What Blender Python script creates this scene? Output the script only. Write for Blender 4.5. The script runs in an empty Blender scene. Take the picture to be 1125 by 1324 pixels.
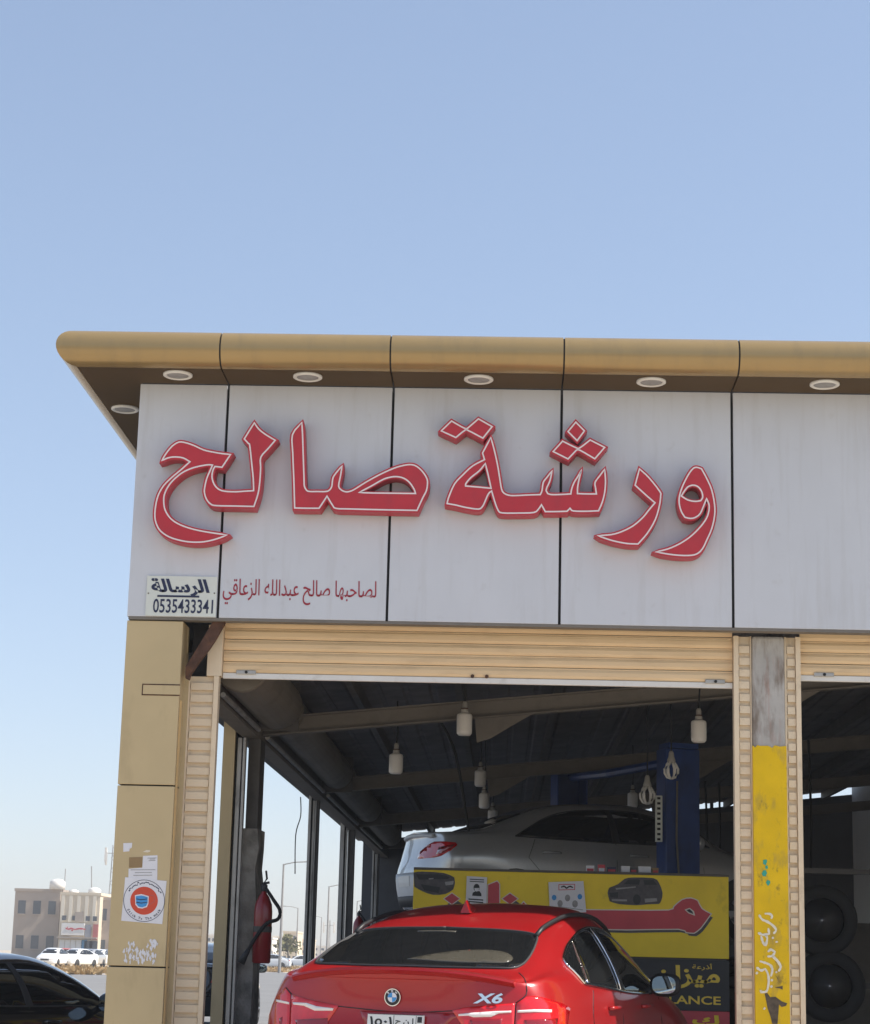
import bpy, bmesh, math, random
from mathutils import Vector, Matrix, geometry
from mathutils.bvhtree import BVHTree
random.seed(7)
SC = bpy.context.scene
COL = SC.collection
R_ = math.radians

# ------------------------------------------------------------------ camera
FPX, PW, PH = 2600.0, 1125.0, 1324.0           # focal length and size of the photograph in pixels
CAM = Vector((0.0, -14.44, 1.30))
_ey = Vector((648 - PW/2, 1244 - PH/2, FPX)).normalized()
_ex = Vector((1, .017, -(_ey.x + _ey.y*.017)/_ey.z)).normalized()
_ez = _ex.cross(_ey)
ROT = Matrix((_ex, _ey, _ez))                   # camera (x right, y down, z forward) -> world
cam_d = bpy.data.cameras.new('camera'); cam = bpy.data.objects.new('camera', cam_d); COL.objects.link(cam)
cam_d.sensor_fit = 'VERTICAL'; cam_d.sensor_height = 24.0; cam_d.lens = FPX/PH*24.0
cam_d.clip_start = .1; cam_d.clip_end = 6000
_m = Matrix((ROT @ Vector((1,0,0)), ROT @ Vector((0,-1,0)), ROT @ Vector((0,0,-1)))).transposed().to_4x4()
_m.translation = CAM
cam.matrix_world = _m
SC.camera = cam
# ------------------------------------------------------------------ sky, sun, exposure
SUN_EL, SUN_PHI = 50.0, 6.0                     # sun from the right, just in front of the facade plane
w = bpy.data.worlds.new('World'); SC.world = w; w.use_nodes = True
nt = w.node_tree; nt.nodes.clear()
sky = nt.nodes.new('ShaderNodeTexSky'); sky.sky_type = 'NISHITA'; sky.sun_disc = False
sky.sun_elevation = R_(SUN_EL); sky.sun_rotation = R_(90 + SUN_PHI)
sky.altitude = 300; sky.air_density = 1.0; sky.dust_density = .5; sky.ozone_density = 4.0
bg = nt.nodes.new('ShaderNodeBackground'); bg.inputs['Strength'].default_value = .14
wo = nt.nodes.new('ShaderNodeOutputWorld')
_g = nt.nodes.new('ShaderNodeGamma'); _g.inputs[1].default_value = .6       # hazy desert sky: softer gradient, paler blue
_t = nt.nodes.new('ShaderNodeVectorMath'); _t.operation = 'MULTIPLY'; _t.inputs[1].default_value = (1.25, 1.23, 1.28)
nt.links.new(sky.outputs[0], _g.inputs[0]); nt.links.new(_g.outputs[0], _t.inputs[0])
nt.links.new(_t.outputs[0], bg.inputs[0]); nt.links.new(bg.outputs[0], wo.inputs[0])
sl = bpy.data.lights.new('sun', 'SUN'); sl.energy = 4.0; sl.angle = R_(.5); sl.color = (1, .95, .87)
so = bpy.data.objects.new('sun', sl); COL.objects.link(so)
_to = Vector((math.cos(R_(SUN_EL))*math.cos(R_(SUN_PHI)), -math.cos(R_(SUN_EL))*math.sin(R_(SUN_PHI)), math.sin(R_(SUN_EL))))
so.rotation_euler = _to.to_track_quat('Z', 'Y').to_euler(); so.location = (20, -5, 30)
SC.view_settings.view_transform = 'Standard'; SC.view_settings.look = 'None'
SC.view_settings.gamma = 1; SC.view_settings.use_curve_mapping = False
SC.view_settings.exposure = 0.9

# ------------------------------------------------------------------ layout helpers
def ray(x, y): return ROT @ Vector((x - PW/2, y - PH/2, FPX))
def at(x, y, Y):
    d = ray(x, y); return CAM + d*((Y - CAM.y)/d.y)
def gnd(x, y, z=0):
    d = ray(x, y); return CAM + d*((z - CAM.z)/d.z)

# ------------------------------------------------------------------ materials
MATS = {}
def mat(name, col, rough=.6, metal=0., var=.12, scale=4., stretch=(1,1,1), bump=0., bscale=60., coat=0., spec=.5,
        dirt=None, emit=0., trans=0.):
    if name in MATS: return MATS[name]
    m = bpy.data.materials.new(name); m.use_nodes = True
    n = m.node_tree; b = n.nodes['Principled BSDF']; L = n.links.new
    b.inputs['Roughness'].default_value = rough; b.inputs['Metallic'].default_value = metal
    b.inputs['Coat Weight'].default_value = coat; b.inputs['Coat Roughness'].default_value = .04
    b.inputs['Specular IOR Level'].default_value = spec
    b.inputs['Transmission Weight'].default_value = trans
    tc = n.nodes.new('ShaderNodeTexCoord')
    def noise(sc, st, det=5., rg=.6):
        mp = n.nodes.new('ShaderNodeMapping'); mp.inputs['Scale'].default_value = st
        L(tc.outputs['Object'], mp.inputs['Vector'])
        t = n.nodes.new('ShaderNodeTexNoise'); t.inputs['Scale'].default_value = sc
        t.inputs['Detail'].default_value = det; t.inputs['Roughness'].default_value = rg
        L(mp.outputs[0], t.inputs['Vector']); return t
    t = noise(scale, stretch)
    r = n.nodes.new('ShaderNodeValToRGB')
    r.color_ramp.elements[0].position = .3; r.color_ramp.elements[1].position = .7
    r.color_ramp.elements[0].color = (*[max(0, c*(1 - var)) for c in col], 1)
    r.color_ramp.elements[1].color = (*[min(1, c*(1 + var)) for c in col], 1)
    L(t.outputs['Fac'], r.inputs[0]); out = r.outputs[0]
    for dd in ([] if dirt is None else (dirt if isinstance(dirt, list) else [dirt])):
        dcol, amt, dsc, dst, lo, hi = dd
        t2 = noise(dsc, dst, 8., .65)
        r2 = n.nodes.new('ShaderNodeValToRGB')
        r2.color_ramp.elements[0].position = lo; r2.color_ramp.elements[1].position = hi
        r2.color_ramp.elements[0].color = (0,0,0,1); r2.color_ramp.elements[1].color = (amt,amt,amt,1)
        L(t2.outputs['Fac'], r2.inputs[0])
        mx = n.nodes.new('ShaderNodeMix'); mx.data_type = 'RGBA'
        L(r2.outputs[0], mx.inputs[0]); L(out, mx.inputs[6]); mx.inputs[7].default_value = (*dcol, 1)
        out = mx.outputs[2]
    L(out, b.inputs['Base Color'])
    if emit:
        L(out, b.inputs['Emission Color']); b.inputs['Emission Strength'].default_value = emit
    if bump:
        t3 = noise(bscale, (1,1,1)); bp = n.nodes.new('ShaderNodeBump')
        bp.inputs['Strength'].default_value = bump; bp.inputs['Distance'].default_value = .01
        L(t3.outputs['Fac'], bp.inputs['Height']); L(bp.outputs[0], b.inputs['Normal'])
    MATS[name] = m; return m
brown = (.16,.12,.08)
M_panel = mat('silver composite panel', (.595,.605,.635), .34, .0, .035, 2., (1,1,.6), .3, 1.3, dirt=[((.36,.33,.29), .38, 3.2, (2.6,1,.22), .52, .85), ((.30,.26,.22), .4, 9., (1,1,1), .60, .9)])
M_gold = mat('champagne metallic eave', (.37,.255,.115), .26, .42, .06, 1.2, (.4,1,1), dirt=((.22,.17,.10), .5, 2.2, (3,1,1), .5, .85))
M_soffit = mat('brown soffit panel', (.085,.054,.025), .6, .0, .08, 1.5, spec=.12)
M_beige = mat('beige composite cladding', (.54,.415,.225), .45, .0, .06, 1.6, bump=.03, bscale=4, dirt=((.23,.16,.08), .5, 2.6, (1.4,1,.5), .56, .85))
M_sun_strip = mat('painted sunlit strip', (.72,.50,.22), .4, 0, .1, 3)  # sunlight on the column reveal, given as a pale colour
M_shut = mat('cream shutter slat', (.76,.555,.325), .5, 0, .05, 3, (.4,1,3), dirt=((.34,.22,.11), .55, 2.5, (.7,1,5), .5, .85))
M_guide = mat('cream shutter guide', (.74,.60,.42), .5, 0, .06, 4, dirt=((.22,.16,.10), .6, 7, (1,1,.6), .57, .8))
M_white = mat('off white painted metal', (.72,.70,.66), .45, 0, .05, 3, dirt=((.35,.30,.24), .5, 8, (1,1,1), .55, .85))
M_dark = mat('dark joint and unlit void', (.018,.018,.02), .8, 0, .2)
M_rust = mat('rusty angle steel', (.085,.04,.025), .85, .1, .4, 14, bump=.3, bscale=60, dirt=((.22,.09,.03), .6, 9, (1,1,1), .5, .7))
M_conc = mat('weathered grey concrete', (.43,.41,.38), .9, 0, .18, 3.5, bump=.25, bscale=40, dirt=[((.16,.115,.08), .8, 5.5, (2.2,1,.5), .47, .68), ((.40,.17,.11), .55, 6.5, (3,1,.3), .55, .75)])
M_conc_d = mat('sooty rough concrete', (.30,.28,.25), .95, 0, .35, 5, bump=.6, bscale=25, dirt=((.06,.055,.05), .85, 3.0, (1,1,.8), .46, .66))
M_yel = mat('worn yellow paint', (.74,.48,.006), .6, 0, .10, 3, spec=.25, bump=.12, bscale=18, dirt=[((.30,.22,.08), .8, 5.5, (1.2,1,.5), .52, .72), ((.13,.09,.04), .8, 14, (1,1,.7), .60, .75)])
M_letter = mat('red acrylic letter', (.50,.022,.034), .38, 0, .07, 5, dirt=((.24,.04,.05), .4, 6, (1,1,.4), .5, .8))
M_letter_side = mat('red letter return', (.44,.03,.05), .45, 0, .1, 6)
M_line = mat('white inline stripe', (.80,.70,.69), .5, 0, .04)
M_redtext = mat('red vinyl lettering', (.32,.012,.03), .5, 0, .1)
M_navy = mat('navy vinyl lettering', (.012,.018,.06), .5, 0, .1)
M_black = mat('black paint', (.012,.012,.014), .5, 0, .2)
M_rubber = mat('black rubber', (.016,.016,.017), .8, 0, .2)
M_signplate = mat('white sign plate', (.66,.68,.62), .5, 0, .05, 3, dirt=((.4,.38,.3), .4, 5, (1,1,1), .5, .9))
M_paper = mat('white paper', (.74,.73,.76), .8, 0, .04, 6)
M_card = mat('brown cardboard', (.30,.20,.10), .85, 0, .1)
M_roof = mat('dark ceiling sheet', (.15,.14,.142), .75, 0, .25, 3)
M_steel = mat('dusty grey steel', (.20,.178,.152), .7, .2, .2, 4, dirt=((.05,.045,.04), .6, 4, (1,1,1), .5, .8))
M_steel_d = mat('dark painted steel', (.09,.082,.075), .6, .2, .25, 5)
M_drum = mat('dusty shutter housing', (.20,.175,.14), .6, .2, .15, 3, (1,.3,1), dirt=((.06,.05,.04), .7, 3, (1,.5,1), .5, .8))
M_alu = mat('aluminium guide', (.45,.43,.40), .45, .6, .12, 5, (1,1,.3), dirt=((.10,.085,.07), .7, 5, (1,1,.5), .5, .75))
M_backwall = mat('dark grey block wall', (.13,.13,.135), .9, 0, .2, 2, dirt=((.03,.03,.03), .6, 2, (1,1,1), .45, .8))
M_floor = mat('oily workshop concrete', (.46,.43,.39), .8, 0, .2, 1.2, dirt=((.04,.038,.035), .8, 1.5, (1,1,1), .5, .75))
M_blue = mat('dark blue lift paint', (.015,.05,.20), .4, 0, .15, 4, dirt=((.01,.014,.03), .6, 5, (1,1,.4), .5, .8))
M_bulb = mat('milky unlit bulb', (.85,.82,.76), .35, 0, .03)
M_socket = mat('bulb socket', (.42,.40,.36), .5, 0, .1)
M_cord = mat('black cord', (.012,.012,.012), .7, 0, .1)
M_signyel = mat('sign yellow', (.88,.64,.025), .55, 0, .10, 1.6, dirt=((.20,.14,.03), .6, 3, (1,1,1), .57, .8))
M_signred = mat('sign red', (.55,.06,.08), .55, 0, .12, 3)
M_signwhite = mat('sign white', (.75,.70,.62), .6, 0, .05)
M_signblk = mat('sign black', (.022,.024,.03), .55, 0, .2, 3)
M_signgrey = mat('sign grey print', (.075,.07,.075), .55, 0, .35, 18)
M_signlite = mat('sign light grey print', (.30,.29,.29), .55, 0, .2, 18)
M_extred = mat('extinguisher red', (.26,.012,.016), .35, 0, .12, 8, coat=.4)
M_chrome = mat('chrome trim', (.75,.75,.75), .12, 1, .02)
M_x_red = mat('red metallic car paint', (.36,.009,.011), .28, .15, .03, 40, coat=.55, spec=.35)
M_glass = mat('dark tinted glass', (.008,.009,.010), .03, 0, .05, coat=0, spec=.6)
M_glass2 = mat('headrest behind glass', (.013,.013,.014), .05, 0, .1, spec=.5)
M_shelf = mat('parcel shelf behind glass', (.075,.068,.052), .06, 0, .1, spec=.5)
M_lamp = mat('red tail lamp lens', (.62,.008,.012), .08, 0, .15, 12, coat=1.)
M_deep_red = mat('deep red lens and recess shade', (.28,.004,.008), .08, 0, .15, 12, coat=1.)
M_lampw = mat('clear lamp strip', (.80,.74,.72), .15, 0, .05, coat=.6)
M_silver = mat('silver car paint', (.50,.495,.49), .24, .45, .03, 30, coat=.8)
M_bumper = mat('white grey bumper', (.62,.64,.66), .4, 0, .05, 4, dirt=((.3,.28,.26), .4, 4, (1,1,1), .5, .85))
M_blackcar = mat('black car paint', (.008,.009,.012), .12, .1, .05, coat=1.)
M_whitecar = mat('white car paint', (.78,.78,.77), .3, 0, .02, coat=.6)
M_redcar = mat('faded red car paint', (.45,.10,.09), .35, 0, .04, coat=.5)
M_plastic = mat('dark grey plastic', (.03,.03,.032), .6, 0, .2)
M_rim = mat('alloy rim', (.45,.45,.46), .3, .8, .05)
M_mirror = mat('mirror glass', (.55,.62,.64), .03, 1, .02)
M_plate = mat('number plate', (.72,.72,.70), .4, 0, .03)
M_sand = mat('pale desert sand', (.50,.40,.27), .95, 0, .12, .05, bump=.1, bscale=2, dirt=((.33,.24,.14), .6, .25, (1,1,1), .5, .8))
M_asph = mat('sun bleached asphalt', (.19,.185,.18), .9, 0, .1, .3, bump=.1, bscale=40, dirt=((.13,.125,.12), .6, .4, (1,1,1), .5, .8))
M_apron = mat('dusty pale forecourt', (.46,.40,.31), .9, 0, .1, .8, bump=.1, bscale=30)
M_pave = mat('pale paving', (.52,.49,.44), .9, 0, .08, .4)
M_bcream = mat('cream render', (.66,.56,.42), .9, 0, .05, .3)
M_bcream2 = mat('light cream stripe', (.74,.66,.53), .9, 0, .04, .3)
M_btan = mat('tan render', (.40,.33,.27), .9, 0, .06, .3)
M_bgrey = mat('grey roof block', (.28,.28,.30), .9, 0, .08, .4)
M_bwhite = mat('white render', (.74,.71,.66), .9, 0, .05, .3)
M_win = mat('far window glass', (.06,.07,.085), .1, 0, .1)
M_bluedoor = mat('blue door', (.05,.20,.36), .5, 0, .1)
M_pole = mat('galvanised pole', (.30,.29,.28), .6, .3, .1)
M_leaf = mat('dusty leaves', (.14,.13,.05), .9, 0, .3, 3)
M_scrub = mat('dry scrub', (.36,.24,.11), .95, 0, .25, 1)
M_maskblue = mat('print blue', (.05,.28,.62), .6, 0, .15, 60)
M_maskred = mat('print orange red', (.62,.07,.03), .6, 0, .05)
M_teal = mat('teal paint', (.03,.35,.25), .6, 0, .1)
M_stain = mat('brown grease stain', (.10,.075,.05), .8, 0, .35, 30)
M_graf = mat('white brushed paint', (.74,.70,.58), .7, 0, .12, 30)

# ------------------------------------------------------------------ mesh builder
LOC = {}
class MB:
    def __init__(s): s.v, s.f = [], []
    def add(s, vs, fs):
        o = len(s.v); s.v += [tuple(p) for p in vs]; s.f += [tuple(i + o for i in q) for q in fs]; return s
    def box(s, x0, x1, y0, y1, z0, z1):
        return s.add([(x0,y0,z0),(x1,y0,z0),(x1,y1,z0),(x0,y1,z0),(x0,y0,z1),(x1,y0,z1),(x1,y1,z1),(x0,y1,z1)],
                     [(0,3,2,1),(4,5,6,7),(0,1,5,4),(1,2,6,5),(2,3,7,6),(3,0,4,7)])
    def tube(s, path, r, n=8, caps=True):
        P = [Vector(p) for p in path]; rs = r if isinstance(r, (list, tuple)) else [r]*len(P)
        rings = []; up = Vector((0,0,1))
        for i, p in enumerate(P):
            d = (P[min(i+1, len(P)-1)] - P[max(i-1, 0)])
            d = d.normalized() if d.length > 1e-9 else Vector((0,0,1))
            a = d.cross(up if abs(d.dot(up)) < .95 else Vector((1,0,0))).normalized(); b = d.cross(a)
            rings.append([p + a*math.cos(2*math.pi*k/n)*rs[i] + b*math.sin(2*math.pi*k/n)*rs[i] for k in range(n)])
        vs = [q for rg in rings for q in rg]; fs = []
        for i in range(len(P)-1):
            for k in range(n):
                fs.append((i*n+k, i*n+(k+1) % n, (i+1)*n+(k+1) % n, (i+1)*n+k))
        if caps:
            fs.append(tuple(range(n))[::-1]); fs.append(tuple((len(P)-1)*n + k for k in range(n)))
        return s.add(vs, fs)
    def lathe(s, prof, c, axis='Z', n=20, caps=True):
        c = Vector(c); vs, fs = [], []
        for (r, h) in prof:
            for k in range(n):
                a = 2*math.pi*k/n; x, y = r*math.cos(a), r*math.sin(a)
                vs.append(c + (Vector((x,y,h)) if axis == 'Z' else Vector((x,h,y)) if axis == 'Y' else Vector((h,x,y))))
        for i in range(len(prof)-1):
            for k in range(n):
                fs.append((i*n+k, i*n+(k+1) % n, (i+1)*n+(k+1) % n, (i+1)*n+k))
        if caps: fs.append(tuple(range(n))); fs.append(tuple((len(prof)-1)*n + k for k in range(n)))
        return s.add(vs, fs)
    def prism(s, loops, fn, back=None):
        """loops: outer ring and holes as 2-D points; fn maps a 2-D point to the front, back to the rear surface"""
        flat = [p for l in loops for p in l]; o = 0; ed = []
        for l in loops:
            k = len(l); ed += [(o+i, o+(i+1) % k) for i in range(k)]; o += k
        cv, _, ct = geometry.delaunay_2d_cdt([Vector(p[:2]) for p in flat], ed, [], 0, 1e-7)[:3]
        def inside(x, y, l):
            c = False; n = len(l); j = n-1
            for i in range(n):
                if (l[i][1] > y) != (l[j][1] > y) and x < (l[j][0]-l[i][0])*(y-l[i][1])/(l[j][1]-l[i][1]) + l[i][0]: c = not c
                j = i
            return c
        tris = []
        for t in ct:
            gx = sum(cv[i].x for i in t)/3; gy = sum(cv[i].y for i in t)/3
            if inside(gx, gy, loops[0]) and not any(inside(gx, gy, h) for h in loops[1:]): tris.append(tuple(t))
        s.add([fn(p.x, p.y) for p in cv], tris)
        if back:
            s.add([back(p.x, p.y) for p in cv], tris)
            for l in loops:
                k = len(l)
                s.add([fn(*p) for p in l] + [back(*p) for p in l], [(i, (i+1) % k, (i+1) % k+k, i+k) for i in range(k)])
        return s
    def mesh(s, name, loc=(0,0,0)):
        me = bpy.data.meshes.new(name)
        me.from_pydata([(x-loc[0], y-loc[1], z-loc[2]) for x, y, z in s.v], [], s.f); me.validate()
        bm = bmesh.new(); bm.from_mesh(me); bmesh.ops.remove_doubles(bm, verts=bm.verts, dist=1e-5); bmesh.ops.recalc_face_normals(bm, faces=bm.faces); bm.to_mesh(me); bm.free()
        return me
    def build(s, name, m, parent=None, smooth=False, bevel=0, loc=None):
        L = LOC[parent.name] if parent else (loc or (0,0,0))
        me = s.mesh(name, L); me.materials.append(m)
        if smooth:
            for p in me.polygons: p.use_smooth = True
        o = bpy.data.objects.new(name, me); COL.objects.link(o); LOC[o.name] = L
        if parent: o.parent = parent
        else: o.location = L
        if bevel:
            b = o.modifiers.new('bevel', 'BEVEL'); b.width = bevel; b.segments = 2; b.limit_method = 'ANGLE'
        return o
def tag(o, label, cat, group=None):
    o['label'] = label; o['category'] = cat
    if group: o['group'] = group
    return o
def thing(name, label, cat, loc=(0,0,0), group=None):
    o = bpy.data.objects.new(name, None); COL.objects.link(o); o.location = loc; LOC[o.name] = tuple(loc)
    o.empty_display_size = .1
    return tag(o, label, cat, group)
def struct(o): o['kind'] = 'structure'; return o
def box(x0, x1, y0, y1, z0, z1): return MB().box(x0, x1, y0, y1, z0, z1)
def copy_tree(o, parent=None):
    c = o.copy(); COL.objects.link(c); LOC[c.name] = LOC.get(o.name, (0,0,0)); c.parent = parent
    for ch in list(o.children): copy_tree(ch, c)
    return c
def smooth_loop(pts, closed=True, sub=4, sharp=50):
    """round a traced outline between its sharp corners"""
    n = len(pts); out = []
    def isharp(i):
        if not closed and i in (0, n-1): return True
        a = Vector(pts[i]) - Vector(pts[i-1]); b = Vector(pts[(i+1) % n]) - Vector(pts[i])
        if a.length < 1e-9 or b.length < 1e-9: return True
        return math.degrees(a.angle(b)) > sharp
    S = [isharp(i) for i in range(n)]
    for i in range(n if closed else n-1):
        p1, p2 = Vector(pts[i]), Vector(pts[(i+1) % n])
        p0 = Vector(pts[i-1]) if not S[i] else p1*2 - p2
        p3 = Vector(pts[(i+2) % n]) if not S[(i+1) % n] else p2*2 - p1
        for k in range(sub):
            t = k/sub
            out.append(tuple(.5*((2*p1) + (p2-p0)*t + (2*p0-5*p1+4*p2-p3)*t*t + (3*p1-p0-3*p2+p3)*t**3)))
    if not closed: out.append(tuple(pts[-1]))
    return out
def area2(l): return sum(l[i][0]*l[(i+1) % len(l)][1] - l[(i+1) % len(l)][0]*l[i][1] for i in range(len(l)))
def offset(l, d, lim=1.6):
    """grow (d>0) or shrink a closed 2-D loop"""
    s = 1 if area2(l) > 0 else -1; n = len(l); out = []
    for i in range(n):
        a = Vector(l[i]) - Vector(l[i-1]); b = Vector(l[(i+1) % n]) - Vector(l[i])
        if a.length < 1e-9: a = b
        if b.length < 1e-9: b = a
        a.normalize(); b.normalize()
        na, nb = Vector((a.y, -a.x))*s, Vector((b.y, -b.x))*s
        m = na + nb
        if m.length < 1e-3: m = na
        m.normalize(); k = min(lim, 1/max(.2, m.dot(na)))
        out.append((l[i][0] + m.x*d*k, l[i][1] + m.y*d*k))
    return out
# Arabic letters to joined glyphs, in visual order
AR = {'ا':(0xFE8D,2),'أ':(0xFE83,2),'ب':(0xFE8F,4),'ة':(0xFE93,2),'ت':(0xFE95,4),'ح':(0xFEA1,4),'د':(0xFEA9,2),'ذ':(0xFEAB,2),
      'ر':(0xFEAD,2),'ز':(0xFEAF,2),'س':(0xFEB1,4),'ش':(0xFEB5,4),'ص':(0xFEB9,4),'ع':(0xFEC9,4),'ق':(0xFED5,4),'ل':(0xFEDD,4),
      'م':(0xFEE1,4),'ن':(0xFEE5,4),'ه':(0xFEE9,4),'و':(0xFEED,2),'ي':(0xFEF1,4),'ك':(0xFED9,4)}
def arabic(s):
    out = ''
    for i, c in enumerate(s):
        if c not in AR: out += c; continue
        b, k = AR[c]; prev = i > 0 and s[i-1] in AR and AR[s[i-1]][1] == 4; nxt = k == 4 and i+1 < len(s) and s[i+1] in AR
        out += chr(b + (3 if prev and nxt else 1 if prev else 2 if nxt else 0))
    return out[::-1]
def glyphs(body, bold=0., shear=0., res=3):
    """flat outline mesh of a text: (verts2d, faces) with its bounding box"""
    c = bpy.data.curves.new('text', 'FONT'); c.body = body; c.offset = bold; c.shear = shear; c.resolution_u = res
    o = bpy.data.objects.new('text', c); COL.objects.link(o)
    me = bpy.data.meshes.new_from_object(o.evaluated_get(bpy.context.evaluated_depsgraph_get()))
    vs = [(v.co.x, v.co.y) for v in me.vertices]; fs = [tuple(p.vertices) for p in me.polygons]
    bpy.data.objects.remove(o); bpy.data.curves.remove(c); bpy.data.meshes.remove(me)
    xs = [v[0] for v in vs]; ys = [v[1] for v in vs]
    return vs, fs, (min(xs), max(xs), min(ys), max(ys))
def text_on(mb, body, x0, x1, z0, z1, Y, **k):
    """lettering filling the rectangle x0..x1, z0..z1 on the plane Y"""
    vs, fs, (a, b, c, d) = glyphs(body, **k)
    return mb.add([(x0 + (x-a)/(b-a)*(x1-x0), Y, z0 + (y-c)/(d-c)*(z1-z0)) for x, y in vs], fs)
def text_px(mb, body, px0, py0, px1, py1, Y, **k):
    """lettering between the photo points left-top and right-bottom, laid on the plane Y"""
    p, q = at(px0, py0, Y), at(px1, py1, Y)
    return text_on(mb, body, p.x, q.x, q.z, p.z, Y, **k)
def poly_px(mb, loops, Y, t=.003):
    """flat piece traced on the plane Y, t thick towards the viewer"""
    return mb.prism(loops, lambda x, y: at(x, y, Y) - Vector((0, t, 0)), lambda x, y: at(x, y, Y))

# ------------------------------------------------------------------ ground
def sheet(name, pts, z, m):
    o = MB().add([(x, y, z) for x, y in pts], [tuple(range(len(pts)))]).build(name, m); return struct(o)
sheet('ground', [(-3000,-600),(3000,-600),(3000,4000),(-3000,4000)], -.004, M_sand)
sheet('road', [(-400,-200),(200,-200),(200,60),(10,60),(-14,150),(-19,158),(-24,104),(-70,84),(-400,76)], .0, M_asph)
sheet('pavement', [(-400,76.5),(-70,84.5),(-24.3,104.5),(-19,158.5),(-14,150.5),(-14,156),(-19.5,166),(-26,113),(-70,92),(-400,84)], .004, M_pave)
sheet('apron', [(-40,-30),(40,-30),(40,-.2),(2.8,-.2),(2.8,24),(-2.8,24),(-2.8,-.2),(-40,-.2)], .008, M_apron)
struct(box(-2.8, 6.7, -.2, 24.2, -.02, .03).build('workshop_floor', M_floor))
sheet('car_park', [(-60,205),(-18,205),(-18,262),(-60,262)], .008, M_asph)

# ------------------------------------------------------------------ the workshop building
XL, XR, YB = -2.777, 6.70, 24.0
ZF0, ZF1 = 3.703, 5.472
SEAM = [XL, -2.113, -.875, .380, 1.638, 2.895, 4.152, 5.41, XR]
WS = thing('workshop_building', 'single storey car workshop with grey panelled fascia and rounded gold eave', 'building', (2, 0, 0))
box(XL+.01, XR-.01, .03, .09, ZF0+.01, ZF1+.05).build('fascia_backing', M_dark, WS)
for i in range(len(SEAM)-1):
    g = .0095
    box(SEAM[i] + (g if i else 0), SEAM[i+1] - g, 0, .028, ZF0, ZF1-.004).build('fascia_panel', M_panel, WS, bevel=.004)
box(XL+.01, XR-.01, .002, .10, ZF0-.022, ZF0-.002).build('fascia_bottom_trim', M_steel, WS)
for i in range(12):                                             # side fascia, running back along the left wall
    box(XL, XL+.028, .03 + i*2 + (.0 if i == 0 else .008), .03 + i*2 + 1.992, ZF0, ZF1-.004).build('side_fascia_panel', M_panel, WS)
# eave: flat soffit ending in a bullnose, in lengths butted at the seams
def eave_prof(k=1.0, part='nose'):
    c, r = (.40, 5.61), .135*k
    if part == 'soffit': return [(.0, 5.475), (.395, 5.475), (.395, 5.49), (.0, 5.49)]
    p = [(.02, 5.495 + (1-k)*.1), (.397, 5.495 + (1-k)*.1)] + [(c[0] + r*math.sin(a)*1.0, c[1] - r*math.cos(a)) for a in [math.pi*j/14 for j in range(15)]] + [(.02, c[1]+r)]
    return p
def eave_len(mb, a0, a1, front, k=1.0, mitre0=False, part='nose'):
    pr = eave_prof(k, part); n = len(pr)
    if front:
        vs = [((a0 - o) if mitre0 else a0, -o, z) for o, z in pr] + [(a1, -o, z) for o, z in pr]
    else:
        vs = [(XL - o, -o if mitre0 else a0, z) for o, z in pr] + [(XL - o, a1, z) for o, z in pr]
    return mb.add(vs, [(i, (i+1) % n, (i+1) % n + n, i+n) for i in range(n)] + [tuple(range(n)), tuple(range(n, 2*n))])
def ev(o):
    for p in o.data.polygons: p.use_smooth = len(p.vertices) == 4
    m = o.modifiers.new('split', 'EDGE_SPLIT'); m.split_angle = R_(35); return o
for i in range(len(SEAM)-1):
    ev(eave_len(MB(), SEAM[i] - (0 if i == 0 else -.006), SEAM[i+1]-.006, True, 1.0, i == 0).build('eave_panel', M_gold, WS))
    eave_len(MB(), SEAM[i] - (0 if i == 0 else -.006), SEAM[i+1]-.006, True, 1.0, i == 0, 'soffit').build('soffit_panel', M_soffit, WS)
eave_len(MB(), XL+.3, XR-.05, True, .93).build('eave_core', M_dark, WS)
for i in range(10):
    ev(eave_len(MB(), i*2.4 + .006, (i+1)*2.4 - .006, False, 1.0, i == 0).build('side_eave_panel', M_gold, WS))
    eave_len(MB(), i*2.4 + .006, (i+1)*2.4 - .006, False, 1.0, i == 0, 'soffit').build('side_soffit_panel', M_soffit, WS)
eave_len(MB(), .5, 23.8, False, .93).build('side_eave_core', M_dark, WS)
box(XL+.02, XR-.02, .1, YB, 5.50, 5.62).build('roof_deck', M_conc, WS)
for x, y in ((-2.457,-.25),(-1.496,-.25),(-.237,-.25),(1.025,-.25),(2.285,-.25),(3.54,-.25),(4.8,-.25),(XL-.25,.72),(XL-.25,2.6),(XL-.25,4.5)):
    d = MB().lathe([(.108,5.478),(.108,5.462),(.098,5.456),(.084,5.458),(.080,5.470)], (x, y, 0), n=28).build('downlight', M_white, WS, smooth=True)
    MB().lathe([(.079,5.470),(.079,5.463),(.05,5.4615),(.001,5.461)], (x, y, 0), n=24).build('lens', M_signlite, d, smooth=True)
# corner column, clad in three panels a side
zj = [.03, 1.205, 2.478, ZF0-.024]
CXR = -2.365
box(XL+.02, CXR-.015, .045, .33, .03, ZF0-.03).build('column_core', M_dark, WS)
for i in range(3):
    a, b = zj[i] + .005, zj[i+1] - .005
    box(XL, CXR, .015, .042, a, b).build('column_panel', M_beige, WS, bevel=.004)
    box(CXR-.014, CXR, .044, .34, a, b).build('column_side_panel', M_beige, WS)
    box(XL, XL+.02, .044, .34, a, b).build('column_side_panel', M_beige, WS)
box(CXR+.001, CXR+.007, .05, .11, .03, 3.10).build('sunlit_strip', M_sun_strip, WS)  # pale strip painted in for the sunlit sliver down the column's inner side
box(CXR, -2.33, .20, .36, .03, 3.3).build('column_return', M_beige, WS)
p0, p1 = at(184, 884, .015), at(236, 900, .015)                   # cut-out patch with its groove
box(p0.x, CXR+.002, .012, .02, p1.z, p0.z).build('patch_outline', M_rust, WS)
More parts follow.
